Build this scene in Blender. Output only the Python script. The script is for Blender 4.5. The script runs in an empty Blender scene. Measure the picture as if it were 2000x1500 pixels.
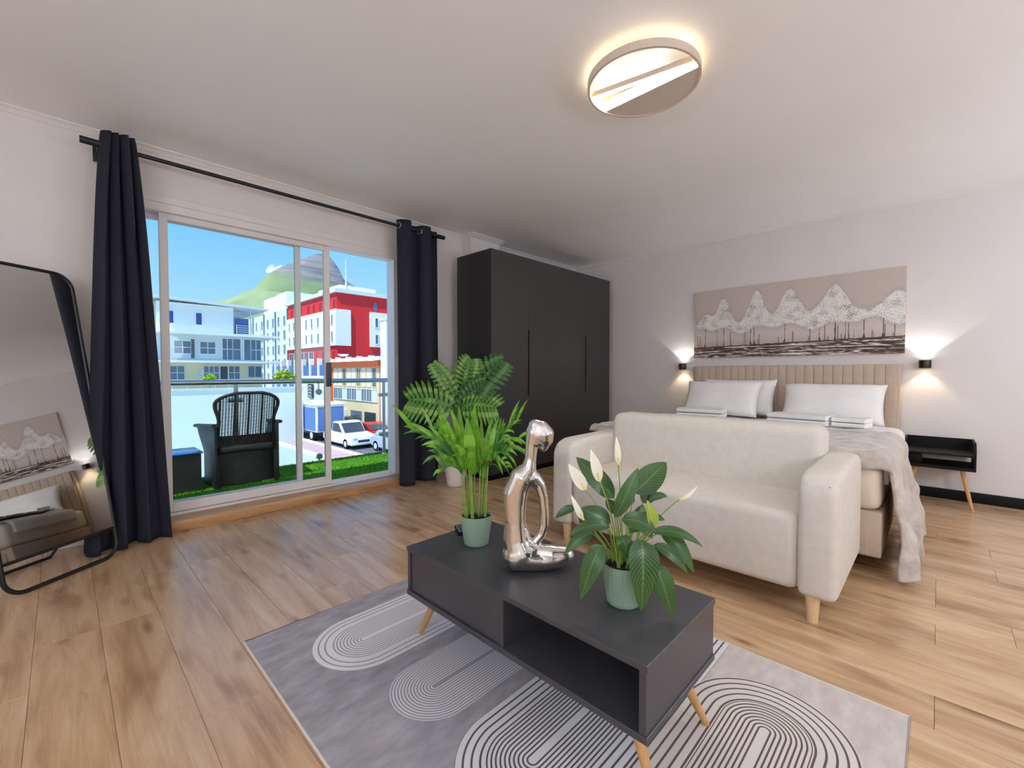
import bpy, bmesh, math, random
from mathutils import Vector, Matrix, noise
R = math.radians
random.seed(7)
SC = bpy.context.scene
COL = SC.collection

# ------------------------------------------------------------------ camera, sky, sun, exposure
CAM_Z = 1.08
YAW, PITCH = R(44.2), R(1.47)
fw0 = Vector((math.cos(YAW), math.sin(YAW), 0)); RT = Vector((math.sin(YAW), -math.cos(YAW), 0)); UP = Vector((0, 0, 1))
fw = fw0 * math.cos(PITCH) - UP * math.sin(PITCH); cup = UP * math.cos(PITCH) + fw0 * math.sin(PITCH)
cd = bpy.data.cameras.new('camera'); cam = bpy.data.objects.new('camera', cd); COL.objects.link(cam)
cd.sensor_width = 36; cd.lens = 856 / 2000 * 36; cd.clip_start = .02; cd.clip_end = 6000
mw = Matrix((RT, cup, -fw)).transposed().to_4x4(); mw.translation = (0, 0, CAM_Z); cam.matrix_world = mw
SC.camera = cam

W = bpy.data.worlds.new('sky'); SC.world = W; W.use_nodes = True
nt = W.node_tree; nt.nodes.clear()
o_ = nt.nodes.new('ShaderNodeOutputWorld'); bg = nt.nodes.new('ShaderNodeBackground')
tc = nt.nodes.new('ShaderNodeTexCoord'); sp = nt.nodes.new('ShaderNodeSeparateXYZ'); rp = nt.nodes.new('ShaderNodeValToRGB')
nt.links.new(tc.outputs['Generated'], sp.inputs[0]); nt.links.new(sp.outputs['Z'], rp.inputs[0])
nt.links.new(rp.outputs[0], bg.inputs[0]); nt.links.new(bg.outputs[0], o_.inputs[0])
el = rp.color_ramp.elements
el[0].position = 0.0; el[0].color = (.62, .80, .96, 1)
el[1].position = 1.0; el[1].color = (.10, .32, .80, 1)
for pos, c in ((.10, (.40, .70, .99, 1)), (.26, (.22, .56, 1.0, 1)), (.5, (.15, .44, .96, 1))):
    e = el.new(pos); e.color = c
bg.inputs[1].default_value = .95

sd = bpy.data.lights.new('sun', 'SUN'); sun = bpy.data.objects.new('sun', sd); COL.objects.link(sun)
sd.energy = 3.9; sd.angle = R(.6); sd.color = (1, .96, .9)
sun.rotation_euler = Vector((.52, .20, -.83)).to_track_quat('-Z', 'Y').to_euler(); sun.location = (-20, 0, 30)

vs = SC.view_settings
SC.display_settings.display_device = 'sRGB'
vs.view_transform = 'Standard'; vs.look = 'None'; vs.gamma = 1; vs.use_curve_mapping = False
vs.exposure = 0.27
cy = SC.cycles
cy.max_bounces = 10; cy.diffuse_bounces = 6; cy.glossy_bounces = 5; cy.transmission_bounces = 6; cy.transparent_max_bounces = 12
cy.sample_clamp_indirect = 6.0; cy.use_denoising = True; cy.caustics_reflective = False; cy.caustics_refractive = False

# ------------------------------------------------------------------ helpers: materials
def srgb(r, g, b):
    f = lambda v: ((v / 255 + .055) / 1.055) ** 2.4 if v > 10 else v / 255 / 12.92
    return (f(r), f(g), f(b), 1)
class Mat:
    def __init__(s, name, col=(200, 200, 200), rough=.5, metal=0., spec=.5):
        s.m = bpy.data.materials.new(name); s.m.use_nodes = True
        s.t = s.m.node_tree; s.b = s.t.nodes['Principled BSDF']; s.out = s.t.nodes['Material Output']
        s.base = srgb(*col)
        s.b.inputs['Base Color'].default_value = s.base
        s.b.inputs['Roughness'].default_value = rough; s.b.inputs['Metallic'].default_value = metal
        s.b.inputs['Specular IOR Level'].default_value = spec
    def n(s, typ, **kw):
        nd = s.t.nodes.new(typ)
        for k, v in kw.items(): setattr(nd, k, v)
        return nd
    def l(s, a, b): s.t.links.new(a, b)
    def val(s, nd, idx, v): nd.inputs[idx].default_value = v
    def math(s, op, a, b=None, c=None):
        nd = s.n('ShaderNodeMath', operation=op)
        for i, v in enumerate((a, b, c)):
            if v is None: continue
            if isinstance(v, (int, float)): nd.inputs[i].default_value = v
            else: s.l(v, nd.inputs[i])
        return nd.outputs[0]
    def mix(s, f, a, b, mode='MIX'):
        nd = s.n('ShaderNodeMix', data_type='RGBA', blend_type=mode)
        for i, v in ((0, f), (6, a), (7, b)):
            if isinstance(v, (int, float)): nd.inputs[i].default_value = v
            elif isinstance(v, tuple): nd.inputs[i].default_value = v
            else: s.l(v, nd.inputs[i])
        return nd.outputs[2]
    def ramp(s, fac, stops):
        nd = s.n('ShaderNodeValToRGB'); e = nd.color_ramp.elements
        e[0].position, e[0].color = stops[0]; e[1].position, e[1].color = stops[-1]
        for p, c in stops[1:-1]:
            q = e.new(p); q.color = c
        s.l(fac, nd.inputs[0]); return nd.outputs[0]
    def coord(s, out='Object', scale=(1, 1, 1)):
        t = s.n('ShaderNodeTexCoord'); m = s.n('ShaderNodeMapping'); m.inputs['Scale'].default_value = scale
        s.l(t.outputs[out], m.inputs[0]); return m.outputs[0]
    def noise(s, vec, scale=5, detail=4, rough=.55, dist=0.):
        nd = s.n('ShaderNodeTexNoise'); nd.inputs['Scale'].default_value = scale; nd.inputs['Detail'].default_value = detail
        nd.inputs['Roughness'].default_value = rough; nd.inputs['Distortion'].default_value = dist
        s.l(vec, nd.inputs['Vector']); return nd.outputs[0]
    def color(s, sock): s.l(sock, s.b.inputs['Base Color'])
    def bump(s, h, strength=.2, dist=.01):
        nd = s.n('ShaderNodeBump'); nd.inputs['Strength'].default_value = strength; nd.inputs['Distance'].default_value = dist
        s.l(h, nd.inputs['Height']); s.l(nd.outputs[0], s.b.inputs['Normal'])
    def set(s, **kw):
        for k, v in kw.items(): s.b.inputs[k.replace('_', ' ')].default_value = v
        return s

def speckled(name, col, rough=.6, amt=.08, scale=6, bump=0., bscale=200, metal=0., spec=.5, stretch=(1, 1, 1)):
    """plain material with soft tonal mottling and optional fine relief"""
    m = Mat(name, col, rough, metal, spec)
    v = m.coord('Object', stretch); nz = m.noise(v, scale, 4)
    b = m.base
    dk = tuple(c * (1 - amt) for c in b[:3]) + (1,); lt = tuple(min(1, c * (1 + amt)) for c in b[:3]) + (1,)
    m.color(m.ramp(nz, [(.3, dk), (.7, lt)]))
    if bump: m.bump(m.noise(v, bscale, 2), bump, .004)
    return m.m

def emit(name, col, strength):
    m = Mat(name, col); m.b.inputs['Emission Color'].default_value = srgb(*col); m.b.inputs['Emission Strength'].default_value = strength
    return m.m

def glass_mat(name, tint=(.97, .99, .98), refl=.05):
    m = bpy.data.materials.new(name); m.use_nodes = True; t = m.node_tree; t.nodes.clear()
    o = t.nodes.new('ShaderNodeOutputMaterial'); mx = t.nodes.new('ShaderNodeMixShader')
    tr = t.nodes.new('ShaderNodeBsdfTransparent'); gl = t.nodes.new('ShaderNodeBsdfGlossy'); fr = t.nodes.new('ShaderNodeFresnel')
    tr.inputs[0].default_value = (*tint, 1); gl.inputs['Roughness'].default_value = .01; fr.inputs[0].default_value = 1.13
    t.links.new(fr.outputs[0], mx.inputs[0]); t.links.new(tr.outputs[0], mx.inputs[1]); t.links.new(gl.outputs[0], mx.inputs[2])
    t.links.new(mx.outputs[0], o.inputs[0]); return m

# ------------------------------------------------------------------ helpers: geometry
OFF = {}
def obj(name, bm, mat, parent=None, smooth=35, local=False, kind=None):
    """link a bmesh as ONE mesh object; authored in world space unless local"""
    off = OFF.get(parent.name, Vector()) if parent else Vector()
    if not local: bmesh.ops.translate(bm, vec=-off, verts=bm.verts)
    bmesh.ops.recalc_face_normals(bm, faces=bm.faces)
    me = bpy.data.meshes.new(name); bm.to_mesh(me); bm.free()
    if smooth:
        me.shade_smooth(); me.set_sharp_from_angle(angle=R(smooth))
    if mat: me.materials.append(mat)
    o = bpy.data.objects.new(name, me); COL.objects.link(o)
    if parent: o.parent = parent
    OFF[o.name] = off.copy()
    if kind: o['kind'] = kind
    return o
def tag(o, label, cat, group=None, kind=None):
    o['label'] = label; o['category'] = cat
    if group: o['group'] = group
    if kind: o['kind'] = kind
    return o
def thing(name, loc, label, cat, group=None, rz=0, kind=None):
    o = bpy.data.objects.new(name, None); COL.objects.link(o); o.location = loc; o.rotation_euler = (0, 0, rz)
    o.empty_display_size = .1
    OFF[o.name] = Vector(loc)
    return tag(o, label, cat, group, kind)
def struct(o, label=None):
    o['kind'] = 'structure'
    if label: o['label'] = label; o['category'] = o.name.split('_')[0]
    return o
def copy_tree(o, parent=None):
    c = o.copy(); COL.objects.link(c); c.parent = parent
    OFF[c.name] = OFF.get(o.name, Vector())
    for ch in list(o.children): copy_tree(ch, c)
    return c
def B(): return bmesh.new()
def box(bm, x0, x1, y0, y1, z0, z1):
    v = [bm.verts.new(p) for p in ((x0, y0, z0), (x1, y0, z0), (x1, y1, z0), (x0, y1, z0), (x0, y0, z1), (x1, y0, z1), (x1, y1, z1), (x0, y1, z1))]
    for f in ((0, 3, 2, 1), (4, 5, 6, 7), (0, 1, 5, 4), (1, 2, 6, 5), (2, 3, 7, 6), (3, 0, 4, 7)): bm.faces.new([v[i] for i in f])
    return bm
def bx(*a, bev=0., seg=2):
    bm = box(B(), *a)
    if bev: bmesh.ops.bevel(bm, geom=bm.edges[:], offset=bev, segments=seg, profile=.5, affect='EDGES', clamp_overlap=True)
    return bm
def frame_of(t):
    t = t.normalized(); a = Vector((0, 0, 1)) if abs(t.z) < .9 else Vector((1, 0, 0))
    s = t.cross(a).normalized(); return s, s.cross(t).normalized()
def tube(bm, pts, r, seg=8, caps=True, closed=False, flat=1.):
    """swept tube; r may be a number or a list"""
    pts = [Vector(p) for p in pts]; n = len(pts); rings = []; s = None
    for i, p in enumerate(pts):
        if closed: t = pts[(i + 1) % n] - pts[i - 1]
        else: t = pts[min(i + 1, n - 1)] - pts[max(i - 1, 0)]
        t.normalize()
        if s is None: s, u = frame_of(t)
        else:
            s = (s - t * s.dot(t)).normalized(); u = s.cross(t).normalized()
        rr = r[i] if isinstance(r, (list, tuple)) else r
        rings.append([bm.verts.new(p + (s * math.cos(a) + u * math.sin(a) * flat) * rr) for a in [2 * math.pi * k / seg for k in range(seg)]])
    m = n if closed else n - 1
    for i in range(m):
        a, b = rings[i], rings[(i + 1) % n]
        for k in range(seg): bm.faces.new((a[k], a[(k + 1) % seg], b[(k + 1) % seg], b[k]))
    if caps and not closed:
        bm.faces.new(rings[0][::-1]); bm.faces.new(rings[-1])
    return bm
def cyl(bm, p0, p1, r0, r1=None, seg=16): return tube(bm, [p0, p1], [r0, r0 if r1 is None else r1], seg)
def lathe(prof, seg=32, at=(0, 0, 0), cap0=True, cap1=False):
    bm = B(); rings = []
    for r, z in prof: rings.append([bm.verts.new((at[0] + r * math.cos(2 * math.pi * k / seg), at[1] + r * math.sin(2 * math.pi * k / seg), at[2] + z)) for k in range(seg)])
    for a, b in zip(rings, rings[1:]):
        for k in range(seg): bm.faces.new((a[k], a[(k + 1) % seg], b[(k + 1) % seg], b[k]))
    if cap0: bm.faces.new(rings[0][::-1])
    if cap1: bm.faces.new(rings[-1])
    return bm
def prism(bm, poly, axis, a, b):
    """extrude a 2-D outline along an axis (0/1/2) from a to b"""
    def p3(u, v, w): return {0: (w, u, v), 1: (u, w, v), 2: (u, v, w)}[axis]
    A = [bm.verts.new(p3(u, v, a)) for u, v in poly]; Bv = [bm.verts.new(p3(u, v, b)) for u, v in poly]
    n = len(poly); bm.faces.new(A); bm.faces.new(Bv[::-1])
    for i in range(n): bm.faces.new((A[i], A[(i + 1) % n], Bv[(i + 1) % n], Bv[i]))
    return bm
def grid(nu, nv, fn, uv=True):
    bm = B(); L = bm.loops.layers.uv.new('UVMap') if uv else None
    V = [[bm.verts.new(fn(i / nu, j / nv)) for j in range(nv + 1)] for i in range(nu + 1)]
    for i in range(nu):
        for j in range(nv):
            f = bm.faces.new((V[i][j], V[i + 1][j], V[i + 1][j + 1], V[i][j + 1]))
            if uv:
                for lp, (a, b) in zip(f.loops, ((i, j), (i + 1, j), (i + 1, j + 1), (i, j + 1))): lp[L].uv = (a / nu, b / nv)
    return bm
def arc(c, r, a0, a1, n, ax='xz'):
    out = []
    for k in range(n + 1):
        a = R(a0 + (a1 - a0) * k / n); u, v = r * math.cos(a), r * math.sin(a)
        out.append(Vector(c) + (Vector((u, 0, v)) if ax == 'xz' else Vector((0, u, v)) if ax == 'yz' else Vector((u, v, 0))))
    return out
def sm(x, a, b):
    t = max(0, min(1, (x - a) / (b - a))); return t * t * (3 - 2 * t)
def lerp(a, b, t): return a + (b - a) * t

# ------------------------------------------------------------------ materials
M = {}
M['wall'] = speckled('wall_paint', (224, 219, 217), .75, .015, 3, .02, 90)
M['ceil'] = speckled('ceiling_paint', (247, 247, 247), .6, .012, 2)
M['white'] = speckled('white_aluminium', (226, 222, 220), .35, .02, 8)
M['trimwhite'] = speckled('trim_white', (228, 225, 222), .5, .02, 8)
M['black'] = speckled('black_metal', (18, 18, 22), .38, .1, 20)
M['blackwood'] = speckled('black_wood', (8, 8, 9), .6, .12, 20, spec=.25)
M['charcoal'] = speckled('charcoal_laminate', (66, 65, 69), .36, .06, 4, .03, 300)
M['wardrobe'] = speckled('graphite_laminate', (56, 55, 56), .38, .05, 3, .02, 300)
M['steel'] = speckled('brushed_steel', (176, 178, 180), .28, .06, 30, metal=1., stretch=(1, 1, 12))
M['silver'] = speckled('polished_silver', (214, 210, 206), .13, .03, 10, metal=1.)
M['curtain'] = speckled('curtain_cloth', (44, 45, 56), .85, .08, 30, .25, 700, spec=.2)
M['sofa'] = speckled('sofa_fabric', (212, 205, 196), .92, .04, 25, .25, 500, spec=.2)
M['bedfab'] = speckled('bed_fabric', (196, 178, 160), .9, .05, 25, .25, 500, spec=.2)
M['linen'] = speckled('white_linen', (240, 238, 236), .85, .02, 8, .1, 60, spec=.2)
M['sheet'] = speckled('cream_sheet', (226, 213, 196), .85, .03, 8, .2, 40, spec=.2)
M['towel'] = speckled('white_towel', (244, 243, 242), .95, .03, 60, .5, 400, spec=.1)
M['oakleg'] = speckled('oak_leg', (196, 150, 98), .45, .12, 12, stretch=(6, 6, 1))
M['paleleg'] = speckled('pale_beech_leg', (222, 190, 148), .5, .08, 12, stretch=(6, 6, 1))
M['brass'] = speckled('black_brass', (62, 50, 36), .3, .1, 10, metal=.7)
M['soil'] = speckled('potting_soil', (38, 26, 20), .95, .4, 60, 1., 120)
M['potgreen'] = speckled('sage_pot', (136, 160, 140), .5, .04, 10)
M['potwhite'] = speckled('white_pot', (226, 220, 212), .5, .03, 10)
M['mirror'] = Mat('mirror_glass', (235, 236, 236), .012, 1.).m
M['glass'] = glass_mat('window_glass')
M['railglass'] = glass_mat('railing_glass', (.95, .99, .98))
M['ovw'] = speckled('outdoor_white', (240, 244, 244), .8, .03, .4)
M['ovw2'] = speckled('outdoor_pale_grey', (220, 227, 228), .8, .03, .4)
M['ocream'] = speckled('outdoor_cream', (232, 214, 176), .8, .04, .4)
M['ored'] = speckled('outdoor_red', (222, 44, 46), .7, .04, .3)
M['oorange'] = speckled('outdoor_orange', (226, 120, 70), .7, .05, .4)
M['oblue'] = speckled('outdoor_blue', (92, 128, 190), .7, .05, .4)
M['oglass'] = speckled('outdoor_glass', (96, 118, 140), .15, .15, .8)
M['odark'] = speckled('outdoor_dark', (56, 64, 78), .4, .1, .8)
M['orail'] = speckled('outdoor_railing', (214, 220, 222), .5, .05, 2)
M['oblueglass'] = speckled('blue_blind_glass', (54, 78, 160), .2, .2, 1.5)
M['asphalt'] = speckled('asphalt', (112, 112, 122), .9, .1, 1.2, .2, 30)
M['roadlight'] = speckled('pale_concrete', (186, 198, 200), .9, .06, .5)
M['pinkpave'] = speckled('pink_paving', (206, 170, 176), .9, .08, 2)
M['kerb'] = speckled('kerb_stone', (232, 222, 206), .9, .05, 1)
M['wicker'] = speckled('black_wicker', (26, 25, 27), .5, .2, 60)
M['tyre'] = speckled('tyre_rubber', (28, 28, 30), .8, .1, 20)

def wood_mat():
    m = Mat('oak_floor', (190, 146, 102), .3)
    oi = m.n('ShaderNodeObjectInfo'); t = m.n('ShaderNodeTexCoord')
    add = m.n('ShaderNodeVectorMath', operation='ADD'); sc = m.n('ShaderNodeVectorMath', operation='SCALE'); sc.inputs['Scale'].default_value = 1
    rv = m.n('ShaderNodeCombineXYZ'); k = m.math('MULTIPLY', oi.outputs['Random'], 37.); m.l(k, rv.inputs[0]); m.l(k, rv.inputs[1])
    m.l(t.outputs['Object'], add.inputs[0]); m.l(rv.outputs[0], add.inputs[1])
    mp = m.n('ShaderNodeMapping'); mp.inputs['Scale'].default_value = (9, 1.1, 1); m.l(add.outputs[0], mp.inputs[0])
    g1 = m.noise(mp.outputs[0], 1.6, 5, .55, .6)
    mp2 = m.n('ShaderNodeMapping'); mp2.inputs['Scale'].default_value = (60, 2.2, 1); m.l(add.outputs[0], mp2.inputs[0])
    g2 = m.noise(mp2.outputs[0], 2, 4, .6, .3)
    mp3 = m.n('ShaderNodeMapping'); mp3.inputs['Scale'].default_value = (3.2, .9, 1); m.l(add.outputs[0], mp3.inputs[0])
    g3 = m.noise(mp3.outputs[0], 1.7, 2, .5, .4)
    c1 = m.ramp(g1, [(.28, srgb(172, 134, 98)), (.5, srgb(204, 168, 130)), (.74, srgb(220, 190, 155))])
    c2 = m.mix(m.ramp(g2, [(.35, (1, 1, 1, 1)), (.75, (.78, .74, .70, 1))]), c1, c1)
    c2 = m.mix(.55, c1, m.ramp(g2, [(.3, (.74, .70, .66, 1)), (.6, (1, 1, 1, 1))]), 'MULTIPLY')
    # dark smoky streaks and knots
    kn = m.ramp(g3, [(.60, (1, 1, 1, 1)), (.70, (.70, .62, .56, 1)), (.80, (.40, .32, .27, 1))])
    c3 = m.mix(1., c2, kn, 'MULTIPLY')
    vv = m.n('ShaderNodeTexVoronoi'); mp4 = m.n('ShaderNodeMapping'); mp4.inputs['Scale'].default_value = (5, 1.6, 1); m.l(add.outputs[0], mp4.inputs[0])
    vv.inputs['Scale'].default_value = 1.0; m.l(mp4.outputs[0], vv.inputs['Vector'])
    c4 = m.mix(1., c3, m.ramp(vv.outputs['Distance'], [(.02, (.30, .24, .2, 1)), (.06, (.72, .66, .6, 1)), (.13, (1, 1, 1, 1))]), 'MULTIPLY')
    tone = m.ramp(oi.outputs['Random'], [(0, (.90, .88, .86, 1)), (1, (1.0, 1.0, 1.0, 1))])
    m.color(m.mix(1., c4, tone, 'MULTIPLY'))
    m.l(m.ramp(g2, [(.3, (.29, .29, .29, 1)), (.7, (.21, .21, .21, 1))]), m.b.inputs['Roughness'])
    m.bump(g2, .015, .001)
    return m.m
M['floor'] = wood_mat()
def sill_wood():
    m = Mat('sill_oak', (196, 150, 104), .4); v = m.coord('Object', (1.2, 12, 12)); g = m.noise(v, 3, 5, .6, .5)
    m.color(m.ramp(g, [(.3, srgb(164, 118, 76)), (.7, srgb(208, 166, 118))])); return m.m
M['sill'] = sill_wood()
def velvet():
    m = Mat('silver_velvet', (186, 174, 164), .5, 0, .4); v = m.coord('Object', (1, 1, 1)); g = m.noise(v, 9, 4, .6, .8)
    m.color(m.ramp(g, [(.3, srgb(158, 146, 138)), (.7, srgb(204, 194, 184))]))
    m.set(Sheen_Weight=.5, Sheen_Roughness=.4); m.bump(m.noise(v, 16, 4), .25, .02); return m.m
M['velvet'] = velvet()

# ------------------------------------------------------------------ room shell
XH, YW, ZC = 5.28, 3.84, 2.605          # headboard wall, window wall, ceiling
XL, YB = -2.4, -3.0                      # the two walls behind the camera
DX0, DX1, DZ0, DZ1 = .28, 2.33, .075, 2.26   # door opening
floor = struct(obj('floor', bx(XL, XH, YB, YW, -.16, -.012), speckled('floor_screed', (90, 66, 46), .9)), 'oak plank floor of the bedsit')
PWD, PLN = .192, 1.38
x = XL; i = 0
shared = {}
while x < XH - .001:
    w = min(PWD, XH - x); y = YB - random.choice([0, .35, .62, .9, 1.15]); 
    while y < YW - .002:
        y0, y1 = max(y, YB), min(y + PLN, YW)
        if y1 - y0 > .02:
            key = (round(w, 4), round(y1 - y0, 3))
            if key not in shared:
                bm = bx(.0004, w - .0004, .0004, y1 - y0 - .0004, -.012, 0)
                es = [e for e in bm.edges if all(v.co.z > -.001 for v in e.verts)]
                bmesh.ops.bevel(bm, geom=es, offset=.0009, segments=1, affect='EDGES')
                me = bpy.data.meshes.new('plank'); bm.to_mesh(me); bm.free(); me.materials.append(M['floor']); shared[key] = me
            p = bpy.data.objects.new('plank', shared[key]); COL.objects.link(p); p.location = (x, y0, 0); p.parent = floor
        y += PLN
    x += PWD
struct(obj('ceiling', bx(XL - .1, XH + .1, YB - .1, YW + .1, ZC, ZC + .25), M['ceil']), 'white plastered ceiling')
bm = B()
box(bm, XL - .1, DX0, YW, YW + .16, -.16, ZC); box(bm, DX1, XH + .1, YW, YW + .16, -.16, ZC)
box(bm, DX0, DX1, YW, YW + .16, DZ1, ZC); box(bm, DX0, DX1, YW, YW + .16, -.16, .0)
struct(obj('wall_window', bm, M['wall']), 'white wall with the sliding balcony door')
struct(obj('wall_headboard', bx(XH, XH + .16, YB - .1, YW + .16, -.16, ZC), M['wall']), 'white wall behind the bed')
struct(obj('wall_left', bx(XL - .16, XL, YB - .1, YW + .16, -.16, ZC), M['wall']), 'white side wall')
struct(obj('wall_back', bx(XL - .16, XH + .16, YB - .16, YB, -.16, ZC), M['wall']), 'white rear wall')
struct(obj('baseboard_headboard', bx(XH - .016, XH, YB, YW, 0, .085, bev=.003), M['blackwood']), 'black baseboard under the headboard wall')
def cornice(name, pts, label):
    prof = [(0, 0), (.035, 0), (.033, -.008), (.022, -.014), (.012, -.026), (.006, -.036), (0, -.038)]
    bm = B(); (p0, n0), (p1, n1) = pts
    A = [bm.verts.new(Vector(p0) + Vector(n0) * d + UP * h) for d, h in prof]; C = [bm.verts.new(Vector(p1) + Vector(n1) * d + UP * h) for d, h in prof]
    for k in range(len(prof)): bm.faces.new((A[k], A[(k + 1) % len(prof)], C[(k + 1) % len(prof)], C[k]))
    bm.faces.new(A); bm.faces.new(C[::-1])
    struct(obj(name, bm, M['trimwhite']), label)
cornice('trim_1', (((XL, YW, ZC), (0, -1, 0)), ((3.15, YW, ZC), (0, -1, 0))), 'thin white cornice above the balcony door')
cornice('trim_2', (((XH, YB, ZC), (-1, 0, 0)), ((XH, YW, ZC), (-1, 0, 0))), 'thin white cornice above the headboard wall')
struct(obj('wall_pillar', bx(3.15, 3.58, 3.69, YW, 0, ZC), M['wall']), 'boxed white pillar behind the wardrobe')
cornice('trim_3', (((3.12, 3.69, ZC), (0, -1.6, 0)), ((3.62, 3.69, ZC), (0, -1.6, 0))), 'white cornice along the front of the pillar')
cornice('trim_4', (((3.58, YW, ZC), (0, -1, 0)), ((XH, YW, ZC), (0, -1, 0))), 'white cornice behind the wardrobe')

# ------------------------------------------------------------------ sliding balcony door (structure)
struct(obj('trim_5', bx(DX0 - .1, DX1 + .02, 3.68, YW + .005, 0, DZ0, bev=.006), M['sill']), 'oak threshold step below the balcony door')
door = thing('door_1', (DX0, YW, 0), 'white aluminium sliding glass door to the balcony', 'door', kind='structure')
def bar(name, x0, x1, y0, y1, z0, z1, par, mat=None, bev=.003): return obj(name, bx(x0, x1, y0, y1, z0, z1, bev=bev, seg=1), mat or M['white'], par)
bar('head_track', DX0, DX1, YW - .012, YW + .13, DZ1 - .075, DZ1, door)
bar('head_cover', DX0 - .05, DX1 + .03, YW - .022, YW - .006, DZ1 - .02, DZ1 + .03, door)
bar('bottom_track', DX0, DX1, YW + .0, YW + .13, .0, DZ0 + .015, door)
for yy in (.035, .075, .11): bar('track_ridge', DX0, DX1, YW + yy, YW + yy + .006, DZ0 + .015, DZ0 + .028, door)
bar('jamb', DX0, DX0 + .04, YW - .005, YW + .13, DZ0, DZ1 - .06, door)
bar('jamb', DX1 - .045, DX1, YW - .005, YW + .13, DZ0, DZ1 - .06, door)
def leaf_panel(name, x0, x1, y, sw, par):
    z0, z1 = DZ0 + .02, DZ1 - .06
    rt = bpy.data.objects.new(name, None); COL.objects.link(rt); rt.parent = par; OFF[rt.name] = OFF[par.name].copy()
    bar('stile', x0, x0 + sw, y, y + .032, z0, z1, rt); bar('stile', x1 - sw, x1, y, y + .032, z0, z1, rt)
    bar('rail', x0 + sw, x1 - sw, y + .001, y + .031, z0, z0 + .065, rt); bar('rail', x0 + sw, x1 - sw, y + .001, y + .031, z1 - .055, z1, rt)
    obj('pane', bx(x0 + sw, x1 - sw, y + .013, y + .019, z0 + .065, z1 - .055), M['glass'], rt, smooth=0)
    return rt
leaf_panel('fixed_panel', DX0 + .04, 1.44, YW + .08, .045, door)
sl = leaf_panel('sliding_panel', .485, 1.665, YW + .02, .05, door)
obj('lock_plate', bx(1.622, 1.660, YW - .012, YW + .02, .96, 1.17, bev=.004), M['odark'], sl)

# ------------------------------------------------------------------ balcony
YR = 5.08
struct(obj('balcony_slab', bx(-1.5, 3.5, YW + .16, 5.27, -.2, .02), M['roadlight']), 'concrete slab of the balcony')
def turf_mat():
    m = Mat('artificial_turf', (80, 150, 40), .9, 0, .1); v = m.coord('Object'); g = m.noise(v, 40, 4)
    m.color(m.ramp(g, [(.3, srgb(58, 120, 24)), (.7, srgb(112, 176, 56))])); return m.m
M['turf'] = turf_mat()
bm = bx(-1.45, 3.45, YW + .17, 5.25, .02, .036)
rnd = random.Random(3)
for k in range(26000):
    a, b = rnd.uniform(-.2, 3.4), rnd.uniform(YW + .18, 5.25); t = rnd.uniform(0, 6.28); h = rnd.uniform(.014, .026)
    dx, dy = .003 * math.cos(t), .003 * math.sin(t); lx, ly = rnd.uniform(-.012, .012), rnd.uniform(-.012, .012)
    bm.faces.new([bm.verts.new(q) for q in ((a - dx, b - dy, .035), (a + dx, b + dy, .035), (a + lx, b + ly, .035 + h))])
me = bpy.data.meshes.new('balcony_turf'); bm.to_mesh(me); bm.free(); me.materials.append(M['turf'])
o = bpy.data.objects.new('balcony_turf', me); COL.objects.link(o); tag(o, 'bright green artificial turf covering the balcony', 'turf', kind='stuff')
rail = thing('balcony_railing', (2.87, YR, .03), 'steel and glass balcony railing with round posts', 'railing')
obj('handrail', tube(B(), [(-1.45, YR, .985), (3.42, YR, .985)], .027, 16), M['steel'], rail)
for px in (-.42, 1.226, 2.87):
    po = obj('post', cyl(B(), (px, YR, .03), (px, YR, .962), .021, seg=14), M['steel'], rail)
    obj('base_plate', lathe([(.055, 0), (.055, .006), (.03, .012), (.022, .03)], 20, (px, YR, .03), True, True), M['steel'], po)
    for s in (-1, 1):
        for zz in (.30, .80): obj('clamp', bx(px + s * .045 - .028, px + s * .045 + .028, YR - .012, YR + .012, zz - .022, zz + .022, bev=.009, seg=3), M['steel'], po)
for x0, x1 in ((-1.4, -.50), (-.34, 1.15), (1.30, 2.79), (2.95, 3.42)):
    obj('glass_panel', bx(x0, x1, YR - .004, YR + .004, .10, .925), M['railglass'], rail, smooth=0)
for px in (2.05, .40):
    for z0, z1, zc in ((.958, .87, .86), (.03, .10, .12)):
        c = obj('standoff', cyl(B(), (px, YR, z0), (px, YR, z1), .008, seg=10), M['steel'], rail)
        obj('standoff_disc', cyl(B(), (px, YR - .014, zc), (px, YR + .014, zc), .034, seg=20), M['steel'], c)

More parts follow.
